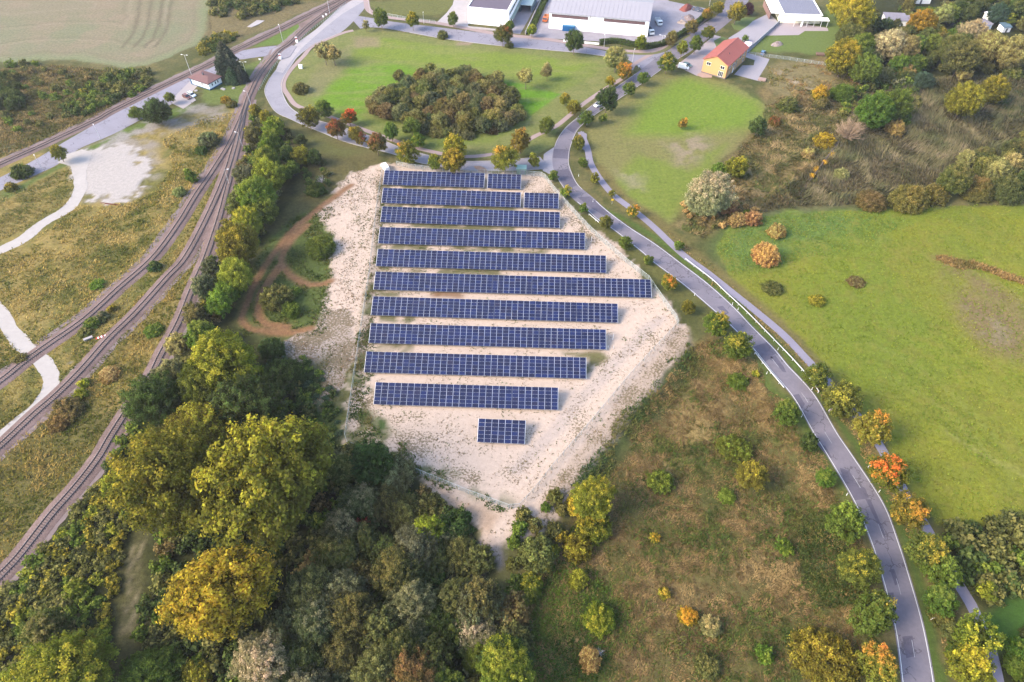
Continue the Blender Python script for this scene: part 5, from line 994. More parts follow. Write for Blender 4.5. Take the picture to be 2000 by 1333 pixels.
# ------------------------------------------------------------------ paved yards
FORE = mat('pale_concrete', alb(214, 206, 206), .9, var=.08, scale=.6); PAVG = mat('grey_paving', alb(196, 190, 198), .9, var=.07, scale=1.5)
structure(poly('hall_yard', [(1034, 70), (1062, 0), (1075, -40), (1330, -40), (1305, 2), (1384, 18), (1372, 42), (1330, 68), (1300, 84), (1268, 90), (1225, 84), (1180, 82), (1080, 76)], .0135, A_YARD))
structure(poly('hall_driveway', [(853, 44), (872, 26), (884, 10), (894, -30), (935, -30), (916, 15), (914, 55), (880, 50)], .0138, FORE)); structure(poly('hall_driveway', [(985, 64), (1010, 24), (1024, -4), (1056, -4), (1016, 67)], .0142, A_YARD))
structure(poly('house_forecourt', [(1320, 129), (1350, 106), (1396, 69), (1422, 76), (1382, 108), (1375, 137), (1362, 149)], .0146, mat('house_paving', alb(200, 188, 192), .9, var=.07))); structure(poly('house_patio', [(1360, 147), (1376, 136), (1392, 143), (1390, 152), (1372, 152)], .0152, mat('patio_sand', alb(212, 180, 166), .95)))
structure(poly('house_drive', [(1458, 103), (1503, 116), (1497, 128), (1482, 152), (1486, 160), (1434, 146), (1450, 128), (1472, 128), (1474, 118), (1456, 112)], .0148, PAVG))
structure(poly('parking_lot', [(1404, 96), (1424, 74), (1444, 62), (1470, 42), (1502, 26), (1522, 45), (1496, 70), (1460, 104), (1444, 98), (1450, 84), (1430, 80)], .0156, PAVG)); structure(poly('terrace', [(1494, 70), (1522, 46), (1552, 44), (1616, 55), (1618, 61), (1572, 61), (1560, 69)], .0162, mat('terrace_paving', alb(206, 192, 196), .9, var=.06)))
structure(poly('grass_island', [(1428, 48), (1452, 34), (1478, 34), (1462, 50), (1446, 60), (1434, 58)], .0172, mat('island_grass', alb(120, 138, 72), .95, var=.2, scale=2))); structure(poly('grass_island', [(1394, 80), (1410, 72), (1428, 78), (1432, 86), (1420, 100), (1400, 94)], .0170, mat('island_grass', alb(120, 138, 72), .95, var=.2, scale=2)))
structure(strip('grass_strip', pxline([(1205, 103), (1260, 106), (1292, 101), (1320, 84), (1346, 68)], 2), 2.0, .060, mat('verge_grass', alb(136, 136, 84), .95, var=.2, scale=2)))
structure(poly('concrete_slab', [(483, 53), (502, 40), (517, 41), (506, 48), (491, 54)], .12, FORE, thick=.12))

# ------------------------------------------------------------------ buildings
WHITE = mat('white_render', (.80, .80, .80), .85, var=.03); CREAM = mat('cream_render', alb(252, 250, 226, .8), .85, var=.03); YELLOW = mat('yellow_render', alb(255, 202, 140, .42), .9, var=.04)
TILE = mat('red_roof_tile', alb(218, 128, 114), .8, var=.12, scale=3, bmp=.4); BROWN = mat('brown_roofing', alb(150, 112, 110), .85, var=.1); DARKROOF = mat('dark_roofing_felt', alb(128, 116, 132), .9, var=.08); GREYROOF = mat('grey_metal_roof', alb(206, 202, 210), .6, .1, var=.04)
SLATE = mat('grey_roof_membrane', alb(158, 160, 178), .8, var=.06); GLASS = mat('window_glass', (.02, .025, .035), .08, var=.1, spec=.6); FRAME = mat('window_frame_white', (.78, .78, .78), .6, var=.03); PLINTH = mat('plinth_grey', alb(150, 140, 138), .9); BLUEP = mat('blue_paint', alb(40, 120, 170), .6)
BRICK = mat('red_brick', alb(176, 140, 132), .9, var=.15, scale=4); RUST = mat('rusty_louvre', alb(140, 110, 112), .8, var=.15, scale=2); METD = mat('dark_metal', (.08, .085, .1), .6, .2); TEAL = mat('teal_sheet', alb(120, 150, 168), .6, .1); DKBLUE = mat('dark_blue_panel', alb(60, 84, 112), .7)
def frame_at(A, B):
    """root angle for a front running from A (left) to B (right)"""
    return math.atan2(B.y - A.y, B.x - A.x)
def window(root, wall, u, z, w, h, face='y', off=0.0, div=2, fm=None):
    """window standing 3 cm proud of the wall; face: 'f' front y=0, 'r' right x=off"""
    def pt(a, d, zz): return (a, -d, zz) if face == 'f' else ((off + d, a, zz) if face == 'r' else (-d, a, zz))
    b = MB(); fw = .09
    def bar(a0, a1, z0, z1):
        c = [pt(a, d, zz) for zz in (z0, z1) for a, d in ((a0, .0), (a1, .0), (a1, .05), (a0, .05))]; b.hexa(c[:4], c[4:])
    bar(u, u + w, z, z + fw); bar(u, u + w, z + h - fw, z + h)
    for k in range(div + 1):
        x = u + (w - fw) * k / div; bar(x, x + fw, z + fw, z + h - fw)
    f = b.build('window', fm or FRAME, root); g = MB(); g.face([pt(u + fw, .02, z + fw), pt(u + w - fw, .02, z + fw), pt(u + w - fw, .02, z + h - fw), pt(u + fw, .02, z + h - fw)]); g.build('pane', GLASS, f); return f
# yellow house with red roof
A, B, C = G(1373.5, 136.5), G(1416, 155.5), G(1456, 118); ax = (C - B).normalized(); W_, L_ = 11.4, 21.5
rz = math.atan2(ax.y, ax.x) - math.pi / 2
t = thing('yellow_house', 'two-storey yellow house with red tiled gable roof beside the road', 'house', (B.x, B.y, 0), rz); E_, R_h = 6.2, 8.9
b = MB(); b.prism([(-W_, 0), (0, 0), (0, L_), (-W_, L_)], 0, .5, 1); b.hexa([(-W_ + .02, .02, .5), (-.02, .02, .5), (-.02, L_ - .02, .5), (-W_ + .02, L_ - .02, .5)], [(-W_ + .02, .02, E_), (-.02, .02, E_), (-.02, L_ - .02, E_), (-W_ + .02, L_ - .02, E_)])
for y in (.021, L_ - .021): b.face([(-W_ + .02, y, E_), (-.02, y, E_), (-W_ / 2, y, R_h)])
b.build('wall', [YELLOW, PLINTH], t)
rf = MB(); sl = (R_h - E_) / (W_ / 2)
for s in (-1, 1):
    xe = -W_ / 2 + s * (W_ / 2 + .5); ze = E_ - .5 * sl; rf.hexa([(xe, -.5, ze), (-W_ / 2, -.5, R_h), (-W_ / 2, L_ + .5, R_h), (xe, L_ + .5, ze)], [(xe, -.5, ze + .22), (-W_ / 2, -.5, R_h + .22), (-W_ / 2, L_ + .5, R_h + .22), (xe, L_ + .5, ze + .22)])
ro = rf.build('roof', TILE, t); rd = MB(); rd.tube([(-W_ / 2, -.5, R_h + .25), (-W_ / 2, L_ + .5, R_h + .25)], [.16, .16], 6); rd.build('ridge_cap', mat('ridge_tile', alb(216, 130, 124), .8), ro)
for s in range(18):                                       # tile courses as raised laths down both slopes
    for sd_ in (-1, 1):
        f = (s + .5) / 18; x = -W_ / 2 + sd_ * (W_ / 2 + .5) * f; z = R_h + .22 - sl * abs(x + W_ / 2)
        q = MB(); q.hexa([(x - .06, -.5, z), (x + .06, -.5, z), (x + .06, L_ + .5, z), (x - .06, L_ + .5, z)], [(x - .04, -.5, z + .05), (x + .04, -.5, z + .05), (x + .04, L_ + .5, z + .05), (x - .04, L_ + .5, z + .05)]); q.build('tile_course', TILE, ro)
vp = MB(); vp.tube([(-3, 7, 7.4), (-3, 7, 8.6)], [.12, .12], 6); vp.build('vent_pipe', METD, ro)
for u in (-9.8, -3.3): window(t, None, u, 3.9, 2.0, 1.5, 'f')
window(t, None, -3.7, .6, 2.3, 2.3, 'f', div=3); window(t, None, 2.2, 4.0, 1.4, 1.2, 'r'); window(t, None, 6.2, 3.0, 2.0, 1.6, 'r'); window(t, None, 9.6, 1.2, 1.0, 3.6, 'r', div=1); window(t, None, 13.2, 4.0, 2.0, 1.4, 'r'); window(t, None, 17.6, 3.8, 1.6, 1.4, 'r'); window(t, None, 3.0, 1.6, .8, .9, 'r', div=1); window(t, None, 17.6, 1.2, 1.6, 1.4, 'r')
d_ = MB(); d_.box(.0, .06, 7.0, 8.1, .05, 2.3); do = d_.build('door', FRAME, t); h_ = MB(); h_.box(.06, .1, 7.9, 8.0, 1.0, 1.2); h_.build('handle', METD, do); dp = MB(); dp.tube([(-.06, -.06, .1), (-.06, -.06, E_)], [.06, .06], 6); dp.build('downpipe', mat('copper_pipe', alb(170, 96, 70), .5, .3), t)
# station house
Nn_, Lf, Rr_ = G(410.4, 177), G(378, 166), G(436.4, 164.6); u1 = (Lf - Nn_); L1 = 11.2; W1 = 7.2
rz = math.atan2(-u1.y, -u1.x)
t = thing('station_house', 'small white station house with brown hipped roof and blue base', 'house', (Nn_.x, Nn_.y, 0), rz); b = MB(); b.box(-L1, 0, 0, W1, 0, .45, 1); b.box(-L1 + .03, -.03, .03, W1 - .03, .45, 2.9); b.build('wall', [WHITE, BLUEP], t)
rf = MB(); e = .5; z0, z1 = 2.9, 4.1; P4 = [(-L1 - e, -e), (e, -e), (e, W1 + e), (-L1 - e, W1 + e)]; r1, r2 = (-L1 + 3.4, W1 / 2, z1), (-3.4, W1 / 2, z1)
rf.prism(P4, z0, z0 + .18); q = [(*p, z0 + .18) for p in P4]; rf.face([q[0], q[1], r2, r1]); rf.face([q[1], q[2], r2]); rf.face([q[2], q[3], r1, r2]); rf.face([q[3], q[0], r1])
ro = rf.build('roof', BROWN, t); ch = MB(); ch.box(-6.2, -5.7, 3.2, 3.7, 4.0, 4.9); ch.build('chimney', METD, ro); fb = MB(); fb.box(-L1 - e - .02, e + .02, -e - .03, -e, z0 - .12, z0 + .16); fb.box(e, e + .03, -e, W1 + e, z0 - .12, z0 + .16); fb.build('fascia', DKBLUE, ro)
for u in (-9.4, -4.6, -3.9): window(t, None, u, 1.2, .6, 1.2, 'f', div=1)
for u in (1.6, 3.4, 4.8): window(t, None, u, 1.2, .75, 1.2, 'r', 0.0, div=1)
dd = MB(); dd.box(-L1 - .02, -L1 + .9, -.05, .0, .1, 2.3); dd.build('door', BLUEP, t)
# left white hall
A, B = G(914, 46.5), G(994, 54); rz = frame_at(A, B); L1 = (B - A).length; D1 = 34
t = thing('white_hall', 'flat-roofed white hall with dark roof, left of the two halls', 'building', (A.x, A.y, 0), rz); b = MB(); b.box(0, L1, 0, D1, 0, 7.6); b.build('wall', WHITE, t); q = MB(); q.box(0, L1, -.01, .35, 7.6, 8.1); q.box(0, .35, .35, D1, 7.6, 8.1); q.box(L1 - .9, L1, .35, D1, 7.6, 8.1); q.build('parapet', WHITE, t); q = MB(); q.box(.36, L1 - .91, .36, D1, 7.59, 7.72); q.build('roof', DARKROOF, t)
q = MB(); q.box(L1, L1 + .05, 1, D1 - 2, 5.2, 6.4); q.build('window_band', GLASS, t); q = MB(); q.box(L1, L1 + 1.6, 3, D1, 2.8, 3.0); q.build('canopy', mat('canopy_green', alb(200, 214, 196), .8), t); q = MB(); q.box(L1, L1 + .06, 4, 7, .2, 2.4); q.build('door', METD, t)
q = poly('low_wall', [(913, 56), (970, 62), (972, 60), (914, 54)], .7, FORE, thick=.7); tag(q, 'low pale wall in front of the left white hall', 'wall')
# teal store beside it
P0 = G(1016, 24); t = thing('open_store', 'teal metal store with open front behind the left white hall', 'shed', (P0.x, P0.y, 0), rz); q = MB(); q.box(0, .2, 0, 14, 0, 3.6); q.box(5.6, 5.8, 0, 14, 0, 3.6); q.box(0.2, 5.6, 13.8, 14, 0, 3.6); q.build('wall', TEAL, t); q = MB(); q.box(-.2, 6, -.3, 14.2, 3.6, 3.8); q.build('roof', mat('store_roof', alb(170, 196, 206), .6, .1), t)
# right white hall
A, B = G(1071.6, 55.8), G(1264, 73); rz = frame_at(A, B); L1 = (B - A).length; D1 = 27; E_, R_h = 7.7, 10.6
t = thing('white_hall', 'long white hall with grey pitched roof and brown window bands', 'building', (A.x, A.y, 0), rz); b = MB(); b.box(0, L1, 0, D1, 0, E_)
for x in (.01, L1 - .01): b.face([(x, 0, E_), (x, D1, E_), (x, D1 / 2, R_h)])
b.build('wall', WHITE, t); rf = MB(); sl = (R_h - E_) / (D1 / 2)
for s in (-1, 1):
    ye = D1 / 2 + s * (D1 / 2 + .5); ze = E_ - .5 * sl; rf.hexa([(-.4, ye, ze), (L1 + .4, ye, ze), (L1 + .4, D1 / 2, R_h), (-.4, D1 / 2, R_h)], [(-.4, ye, ze + .2), (L1 + .4, ye, ze + .2), (L1 + .4, D1 / 2, R_h + .2), (-.4, D1 / 2, R_h + .2)])
ro = rf.build('roof', GREYROOF, t)
for k in range(25):
    x = -.3 + (L1 + .5) * k / 24; q = MB(); q.hexa([(x, -.5, E_ - .5 * sl + .2), (x + .1, -.5, E_ - .5 * sl + .2), (x + .1, D1 / 2, R_h + .2), (x, D1 / 2, R_h + .2)], [(x, -.5, E_ - .5 * sl + .26), (x + .1, -.5, E_ - .5 * sl + .26), (x + .1, D1 / 2, R_h + .26), (x, D1 / 2, R_h + .26)]); q.build('roof_seam', GREYROOF, ro)
for (x0, x1) in ((1.2, 19.0), (26.6, 47.0 * .985)):
    q = MB(); q.box(x0, x1, -.06, 0, 5.6, 7.1); f = q.build('window_band', METD, t); nb = int((x1 - x0) / 1.2)
    for k in range(nb):
        xx = x0 + .08 + (x1 - x0 - .1) * k / nb; p_ = MB(); p_.box(xx, xx + (x1 - x0) / nb - .12, -.10, -.061, 5.68, 7.02); p_.build('pane', RUST, f)
q = MB(); q.box(20.2, 24.6, -.08, 0, .1, 5.2); g_ = q.build('gate', mat('gate_white', (.72, .72, .74), .7, var=.03), t)
for k in range(7): q = MB(); q.box(20.3, 24.5, -.11, -.081, .3 + k * .7, .36 + k * .7); q.build('gate_rib', FRAME, g_)
q = MB(); q.box(18.7, 19.6, -.07, 0, .05, 2.3); q.build('door', FRAME, t); q = MB(); q.box(20.0, 20.14, -.12, 0, 0, E_); q.build('downpipe', PLINTH, t)
# shipping container, trucks, oddments by the hall
def box_thing(name, label, cat, px, lx, ly, h, rz, m, trim=None, z=0):
    p0 = G(*px); t = thing(name, label, cat, (p0.x, p0.y, z), rz); q = MB(); q.box(0, lx, 0, ly, .1, h); q.build('body', m, t)
    for k in range(int(lx / .4)): q = MB(); q.box(.12 + k * .4, .3 + k * .4, -.04, 0, .25, h - .15); q.build('rib', m, t)
    q = MB(); q.box(-.03, lx + .03, -.03, ly + .03, h, h + .06); q.build('lid', trim or m, t); return t
box_thing('container', 'blue steel container in front of the long white hall', 'container', (1098, 61), 6.1, 2.4, 2.5, rz, mat('container_blue', alb(30, 120, 190), .6, var=.08), mat('container_lid', alb(90, 160, 206), .6))
# flat-roofed building at top right
A = G(1522, 45); B = G(1601, 45); rz = -.06; W2, D2 = 19.6, 18.5
t = thing('flat_roofed_building', 'cream flat-roofed building with grey roof and front canopy', 'building', (A.x, A.y, 0), rz); q = MB(); q.box(0, W2, 0, D2, 0, 3.9); q.build('wall', CREAM, t); q = MB(); q.box(-.4, W2 + .4, -.4, D2 + .4, 3.9, 4.3); q.build('roof_edge', WHITE, t); q = MB(); q.box(1.6, W2 - .5, .5, D2 - .4, 4.29, 4.42); ro = q.build('roof', SLATE, t)
for k in range(17): q = MB(); q.box(1.8 + k * 1.02, 1.86 + k * 1.02, .5, D2 - .4, 4.42, 4.48); q.build('roof_seam', SLATE, ro)
q = MB(); q.box(-4.2, -.42, 3, D2 + 2, 3.3, 3.6); q.build('side_roof', WHITE, t); q = MB(); q.box(-4.4, -4.1, 4, D2 + 2, 0, 2.6); q.build('brick_wall', BRICK, t); q = MB(); q.box(5.4, 22.6, -4.2, -.42, 3.0, 3.25); q.build('canopy', WHITE, t)
for x in (6, 12.2, 15.6, 19, 22): q = MB(); q.box(x, x + .18, -4.0, -3.8, 0, 3.0); q.build('canopy_post', STEEL, t)
q = MB(); q.box(9.4, 10.4, -3.6, -3.4, 0, 2.6); q.build('sign_panel', WHITE, t); window(t, None, 7.6, 1.0, 1.2, 1.2, 'f', div=1); window(t, None, 12, 1.0, 3.0, 1.3, 'f', div=3)
# sheds in the upper right wood
SHEDR = mat('corrugated_sheet', alb(176, 170, 182), .8, var=.12, scale=1.2)
def shed(px, lx, ly, h, rz, label, roofm=None):
    p0 = G(*px); t = thing('garden_shed', label, 'shed', (p0.x, p0.y, 0), rz); q = MB(); q.box(0, lx, 0, ly, 0, h); q.build('wall', FRAME, t); q = MB(); q.hexa([(-.3, -.3, h), (lx + .3, -.3, h), (lx + .3, ly + .3, h + .6), (-.3, ly + .3, h + .6)], [(-.3, -.3, h + .12), (lx + .3, -.3, h + .12), (lx + .3, ly + .3, h + .72), (-.3, ly + .3, h + .72)]); ro = q.build('roof', roofm or SHEDR, t)
    for k in range(int(lx / .9)): q = MB(); x = k * .9; q.hexa([(x, -.3, h + .12), (x + .12, -.3, h + .12), (x + .12, ly + .3, h + .72), (x, ly + .3, h + .72)], [(x, -.3, h + .17), (x + .12, -.3, h + .17), (x + .12, ly + .3, h + .77), (x, ly + .3, h + .77)]); q.build('roof_rib', roofm or SHEDR, ro)
    q = MB(); q.box(lx * .4, lx * .4 + .9, -.05, 0, 0, 1.9); q.build('door', METD, t); return t
shed((1728, 50), 10, 7.5, 2.6, -.12, 'large shed with grey corrugated roof in the upper right wood'); shed((1757, 48), 4.5, 4, 2.2, -.12, 'small lean-to with pale roof right of the corrugated shed'); shed((1921, 62), 5, 5, 2.6, .5, 'hut with pale roof behind the silvery trees at top right'); shed((1956, 64), 4, 4, 2.4, .1, 'small bluish hut at the right of the upper wood', TEAL); shed((1930, 42), 4, 4, 2.2, .3, 'half-hidden white-roofed hut in the upper right wood', WHITE)
shed((1782, 8), 9, 6, 2.8, 0, 'red-and-white garden house at the top edge of the upper right wood', mat('pinkish_roof', alb(200, 150, 146), .8))
# transformer kiosk
p0 = G(1009, 341); t = thing('transformer_kiosk', 'pale green transformer kiosk behind the short rear solar row', 'kiosk', (p0.x, p0.y, 0), -.05); KG = mat('kiosk_green', alb(150, 190, 160), .7); q = MB(); q.box(0, 3.4, 0, 2.4, 0, 2.3); q.build('wall', KG, t); q = MB(); q.box(-.2, 3.6, -.2, 2.6, 2.3, 2.48); q.build('roof', mat('kiosk_roof', alb(204, 240, 220), .7), t)
for x in (1.5, 2.3): q = MB(); q.box(x, x + .7, -.04, 0, .2, 2.0); dr = q.build('door', mat('kiosk_door', alb(180, 190, 196), .6), t); h_ = MB(); h_.box(x + .55, x + .62, -.07, -.041, 1.0, 1.2); h_.build('handle', METD, dr)

# ------------------------------------------------------------------ vehicles
TYRE = mat('tyre_rubber', (.02, .02, .02), .9); RIMM = mat('wheel_rim', (.4, .4, .42), .4, .6); LAMPM = mat('headlight', (.7, .7, .68), .2); TAIL = mat('tail_light', (.4, .02, .02), .3)
def wheel(t, x, y, r, w):
    q = MB(); q.tube([(x, y - w / 2, r), (x, y + w / 2, r)], [r, r], 14); o = q.build('wheel', TYRE, t); s = 1 if y > 0 else -1; q = MB(); q.tube([(x, y + s * (w / 2 - .02), r), (x, y + s * (w / 2 + .012), r)], [r * .6, r * .6], 10); q.build('rim', RIMM, o)
def lofted(sections):
    """closed skin through cross-sections of equal point count"""
    b = MB(); k = len(sections[0])
    for s in sections: b.v += [tuple(p) for p in s]
    for i in range(len(sections) - 1):
        for j in range(k): a = i * k + j; c = i * k + (j + 1) % k; b.f.append((a, c, c + k, a + k)); b.m.append(0)
    b.f.append(tuple(range(k))); b.m.append(0); b.f.append(tuple(range((len(sections) - 1) * k, len(sections) * k))); b.m.append(0); return b
def car(px, rz, colr, label, L=4.3, W=1.78, H=1.47, van=False, name='car', cat='car'):
    p0 = G(*px); t = thing(name, label, cat, (p0.x, p0.y, .04), rz); pm = mat('car_paint_%02d' % len(MATS), colr, .3, .0, var=.02, spec=.6)
    def sec(x, zt, wt): w = W / 2; return [(x, -w * .92, .26), (x, w * .92, .26), (x, w, .5), (x, w * wt, zt), (x, -w * wt, zt), (x, -w, .5)]
    hb = .92 if not van else 1.0
    b = lofted([sec(-L / 2, .72, .9), sec(-L / 2 + .12, hb, .93), sec(-L * .2, hb + .02, .95), sec(L * .22, hb, .95), sec(L / 2 - .25, .74, .9), sec(L / 2, .55, .86)]); b.build('body', pm, t)
    x0, x1, x2, x3 = (-L / 2 + .1, -L / 2 + .45, L * .10, L * .30) if not van else (-L / 2 + .05, -L / 2 + .12, L * .2, L * .36)
    def ring(z, f): return [(x0 * (1 - f) + x1 * f, -W * (.46 - .07 * f), z), (x3 * (1 - f) + x2 * f, -W * (.46 - .07 * f), z), (x3 * (1 - f) + x2 * f, W * (.46 - .07 * f), z), (x0 * (1 - f) + x1 * f, W * (.46 - .07 * f), z)]
    g = MB(); g.hexa(ring(hb - .02, 0), ring(H - .06, 1)); gl = g.build('side_panel' if van else 'window', pm if van else GLASS, t)
    if van: g = MB(); a, bb = ring(hb, .02), ring(H - .1, .98); g.face([(a[1][0] + .02, a[1][1] * .95, a[1][2]), (a[2][0] + .02, a[2][1] * .95, a[2][2]), (bb[2][0] + .04, bb[2][1] * .95, bb[2][2]), (bb[1][0] + .04, bb[1][1] * .95, bb[1][2])]); g.build('windscreen', GLASS, t)
    r1 = ring(H - .06, 1.0); g = MB(); g.hexa(r1, [(p[0] * .97, p[1] * .93, H) for p in r1]); g.build('roof', pm, t)
    for s in (-1, 1):
        for x in (-L * .31, L * .31): wheel(t, x, s * (W / 2 - .1), .31, .2)
        q = MB(); q.box(L / 2 - .16, L / 2 + .005, s * W * .34 - .16, s * W * .34 + .16, .58, .7); q.build('headlight', LAMPM, t); q = MB(); q.box(-L / 2 - .012, -L / 2 + .06, s * W * .38 - .12, s * W * .38 + .12, .62, .8); q.build('tail_light', TAIL, t); q = MB(); q.box(L * .2, L * .2 + .16, s * (W / 2 + .08) - .09, s * (W / 2 + .08) + .09, .95, 1.08); q.build('mirror', pm, t)
    return t
car((365.5, 191.5), math.radians(-38), alb(150, 84, 70), 'rust-red car with pale roof load parked by the station house, nearer the road'); car((375, 187.5), math.radians(-38), (.62, .70, .76), 'silvery white car parked nearer the station house')
car((1334.5, 134), math.radians(-22), (.78, .78, .78), 'white delivery van parked beside the yellow house', 4.9, 1.95, 2.0, True, 'van', 'van'); car((1341.5, 129.5), math.radians(-32), (.05, .10, .10), 'dark green car parked behind the white van')
car((1489.5, 105.5), math.radians(62), (.06, .13, .24), 'dark blue car parked behind the yellow house', 4.4); car((1169, 207), math.radians(218), (.75, .76, .78), 'white car driving on the road below the dark round tree')
car((753, 331), math.radians(118), (.80, .80, .80), 'white van parked at the gate behind the rear solar row', 5.2, 2.0, 2.2, True, 'van', 'van')
def truck(px, rz, cabm, bedm, label):
    p0 = G(*px); t = thing('truck', label, 'truck', (p0.x, p0.y, .03), rz); q = MB(); q.box(-3.4, 3.2, -.45, .45, .55, .8); q.build('chassis', METD, t); b = lofted([[(x, -1.15, .6), (x, 1.15, .6), (x, 1.15, 1.5), (x, 1.08, zt), (x, -1.08, zt), (x, -1.15, 1.5)] for x, zt in ((1.5, 2.5), (2.9, 2.5), (3.3, 1.6))]); b.build('cab', cabm, t)
    q = MB(); q.face([(3.02, -1.0, 2.3), (3.32, -1.05, 1.62), (3.32, 1.05, 1.62), (3.02, 1.0, 2.3)]); q.build('windscreen', GLASS, t); q = MB(); q.box(-3.4, 1.3, -1.2, 1.2, .8, .95); q.box(-3.4, -3.3, -1.2, 1.2, .95, 1.7); q.box(1.2, 1.3, -1.2, 1.2, .95, 1.9); q.box(-3.3, 1.2, -1.2, -1.1, .95, 1.7); q.box(-3.3, 1.2, 1.1, 1.2, .95, 1.7); q.build('cargo_bed', bedm, t)
    for x in (-2.6, -1.6, 2.3):
        for s in (-1, 1): wheel(t, x, s * 1.0, .48, .3)
truck((1286, 47), math.radians(-86), mat('truck_white', (.74, .74, .72), .5), mat('truck_bed_grey', (.5, .5, .5), .7), 'white truck with open bed parked right of the long hall'); truck((1066, 40), math.radians(-102), mat('truck_orange', alb(240, 130, 70), .5), mat('truck_bed_orange', alb(240, 160, 110), .6), 'orange truck parked at the left end of the long hall')
truck((1269, 65), math.radians(-80), mat('truck_white', (.74, .74, .72), .5), mat('truck_bed_dark', alb(90, 100, 120), .7), 'flatbed truck standing close along the right gable of the long hall')

# ------------------------------------------------------------------ street furniture
LAMPH = mat('lamp_head', (.62, .62, .62), .5); POLE = mat('lamp_pole', (.5, .5, .52), .5, .3)
def lamp(px, h, rz, label, arms=1):
    p0 = G(*px); t = thing('street_lamp', label, 'street lamp', (p0.x, p0.y, 0), rz, 'street lamps'); q = MB(); q.tube([(0, 0, -.2), (0, 0, h * .5), (0, 0, h)], [.10, .08, .055], 8); q.build('pole', POLE, t)
    for s in ((1,) if arms == 1 else (1, -1)):
        q = MB(); q.tube([(0, 0, h - .05), (s * .5, 0, h + .12), (s * 1.0, 0, h + .15)], [.04, .035, .03], 6); ar = q.build('arm', POLE, t); b = lofted([[(s * x, -w, h + .08), (s * x, w, h + .08), (s * x, w * .8, h + .22), (s * x, -w * .8, h + .22)] for x, w in ((.9, .10), (1.1, .17), (1.5, .15), (1.65, .08))]); b.build('lamp_head', LAMPH, ar)
for px, h, rz_, lab, am in (((374, 147), 9, 2.9, 'tall twin-armed lamp rising behind the station house', 2), ((197, 273), 5.8, 2.2, 'lamp beside the station road left of the round tree', 1), ((82, 330), 5.1, 2.2, 'lamp beside the station road at far left', 1), ((553, 83), 7.7, 2, 'lamp on the grass wedge beside the level crossing', 1), ((644, 27), 7.5, 2, 'lamp on the verge between track and concrete lane', 1), ((483, 152), 7, 3.1, 'twin-armed lamp right of the conifers', 2), ((490, 206), 6, 2.8, 'lamp beside the track where the tree belt begins', 1), ((474, 287), 6, 2.8, 'lamp beside the track fan, second below the level crossing', 1), ((448, 360), 6, .2, 'lamp between the middle and right tracks', 1), ((723, 26), 6, 2, 'lamp at the upper left road corner', 1), ((828, 47), 5, 1.6, 'lamp beside the road left of the white halls', 1), ((1179.6, 92), 5.1, 1.6, 'lamp at the left end of the dark hedge', 1), ((1235.5, 121), 5.2, 1.2, 'lamp on the corner behind the pale willow', 1), ((1291, 90), 4.8, 2.6, 'lamp standing in the dark hedge right of the long hall', 2), ((1385, 12), 6, 1, 'lamp at the top end of the dark hedge', 1)):
    lamp(px, h, rz_, lab, am)
POSTW = mat('delineator_white', (.80, .80, .80), .6, var=.02); POSTB = mat('delineator_black', (.03, .03, .03), .6)
dl = MB(); dl.prism([(-.06, -.05), (.06, -.05), (.06, .05), (-.06, .05)], -.2, 1.0); DLM = dl.mesh('post', POSTW); db = MB(); db.box(-.064, .064, -.054, .054, .68, .86); DBM = db.mesh('reflector_band', POSTB)
DEL = [((1519, 684), 'right', 0), ((1430, 596), 'right', 0), ((1441, 606), 'right', 0), ((1716, 962), 'right', 0), ((1802, 1168), 'right', 0), ((1585, 762), 'right', 0), ((1653, 968), 'left', 0), ((1713, 1103), 'left', 0), ((1724, 1160), 'left', 0), ((1565, 815), 'left', 0), ((1497, 731), 'left', 0), ((1480, 696), 'left', 0), ((1398, 620), 'left', 0), ((1356, 578), 'left', 0), ((1130, 345), 'right', 0), ((1158, 395), 'right', 0)]
for side in ('left', 'right'):
    lst = sorted([d for d in DEL if d[1] == side], key=lambda d: -d[0][1])
    for k, (px, _, _) in enumerate(lst):
        p0 = GT(*px); t = thing('delineator_post', f'white delineator post, {ORD[k]} from the bottom on the {side} roadside', 'road post', p0, 0, f'delineator posts on the {side} roadside'); link('post', DLM, t); link('reflector_band', DBM, t)
REDM = mat('sign_red', alb(214, 50, 50, .7), .5); YELM = mat('sign_yellow', alb(255, 210, 40, .7), .5)
for k, px in enumerate([(1818, 1212), (1773, 1066), (1695, 916), (1619, 806)]):       # red and white curve boards
    p0 = G(*px); t = thing('curve_board', f'red and white curve board, {ORD[k]} from the bottom on the outer roadside', 'road sign', (p0.x, p0.y, 0), .5 - .3, 'red and white curve boards'); q = MB(); q.tube([(0, 0, -.2), (0, 0, 1.6)], [.04, .04], 6); q.build('pole', POLE, t); q = MB(); q.box(-.5, .5, -.09, -.05, .75, 1.65); bd = q.build('board', POSTW, t)
    for x in (-.45, -.02): q = MB(); q.face([(x, -.095, .78), (x + .2, -.095, .78), (x + .42, -.095, 1.2), (x + .2, -.095, 1.62), (x, -.095, 1.62), (x + .22, -.095, 1.2)]); q.build('chevron', REDM, bd)
def guard(px, label):
    ln = pxline(px, 2.0); o = ln[0]; t = thing('guardrail', label, 'guardrail', (o[0], o[1], 0)); L = ln - o; q = MB()
    n_ = len(L); a, b_ = offset(L, .05), offset(L, -.05)
    for k in range(n_ - 1): q.hexa([(*a[k], .45), (*a[k + 1], .45), (*b_[k + 1], .45), (*b_[k], .45)], [(*a[k], .76), (*a[k + 1], .76), (*b_[k + 1], .76), (*b_[k], .76)])
    q.build('rail', mat('guardrail_zinc', (.52, .53, .55), .4, .2), t); pb = MB(); pb.box(-.05, .05, -.05, .05, -.2, .74); pm = pb.mesh('post', STEEL)
    for p in offset(L, -.12)[::2]: o2 = link('post', pm, t); o2.location = (p[0], p[1], 0)
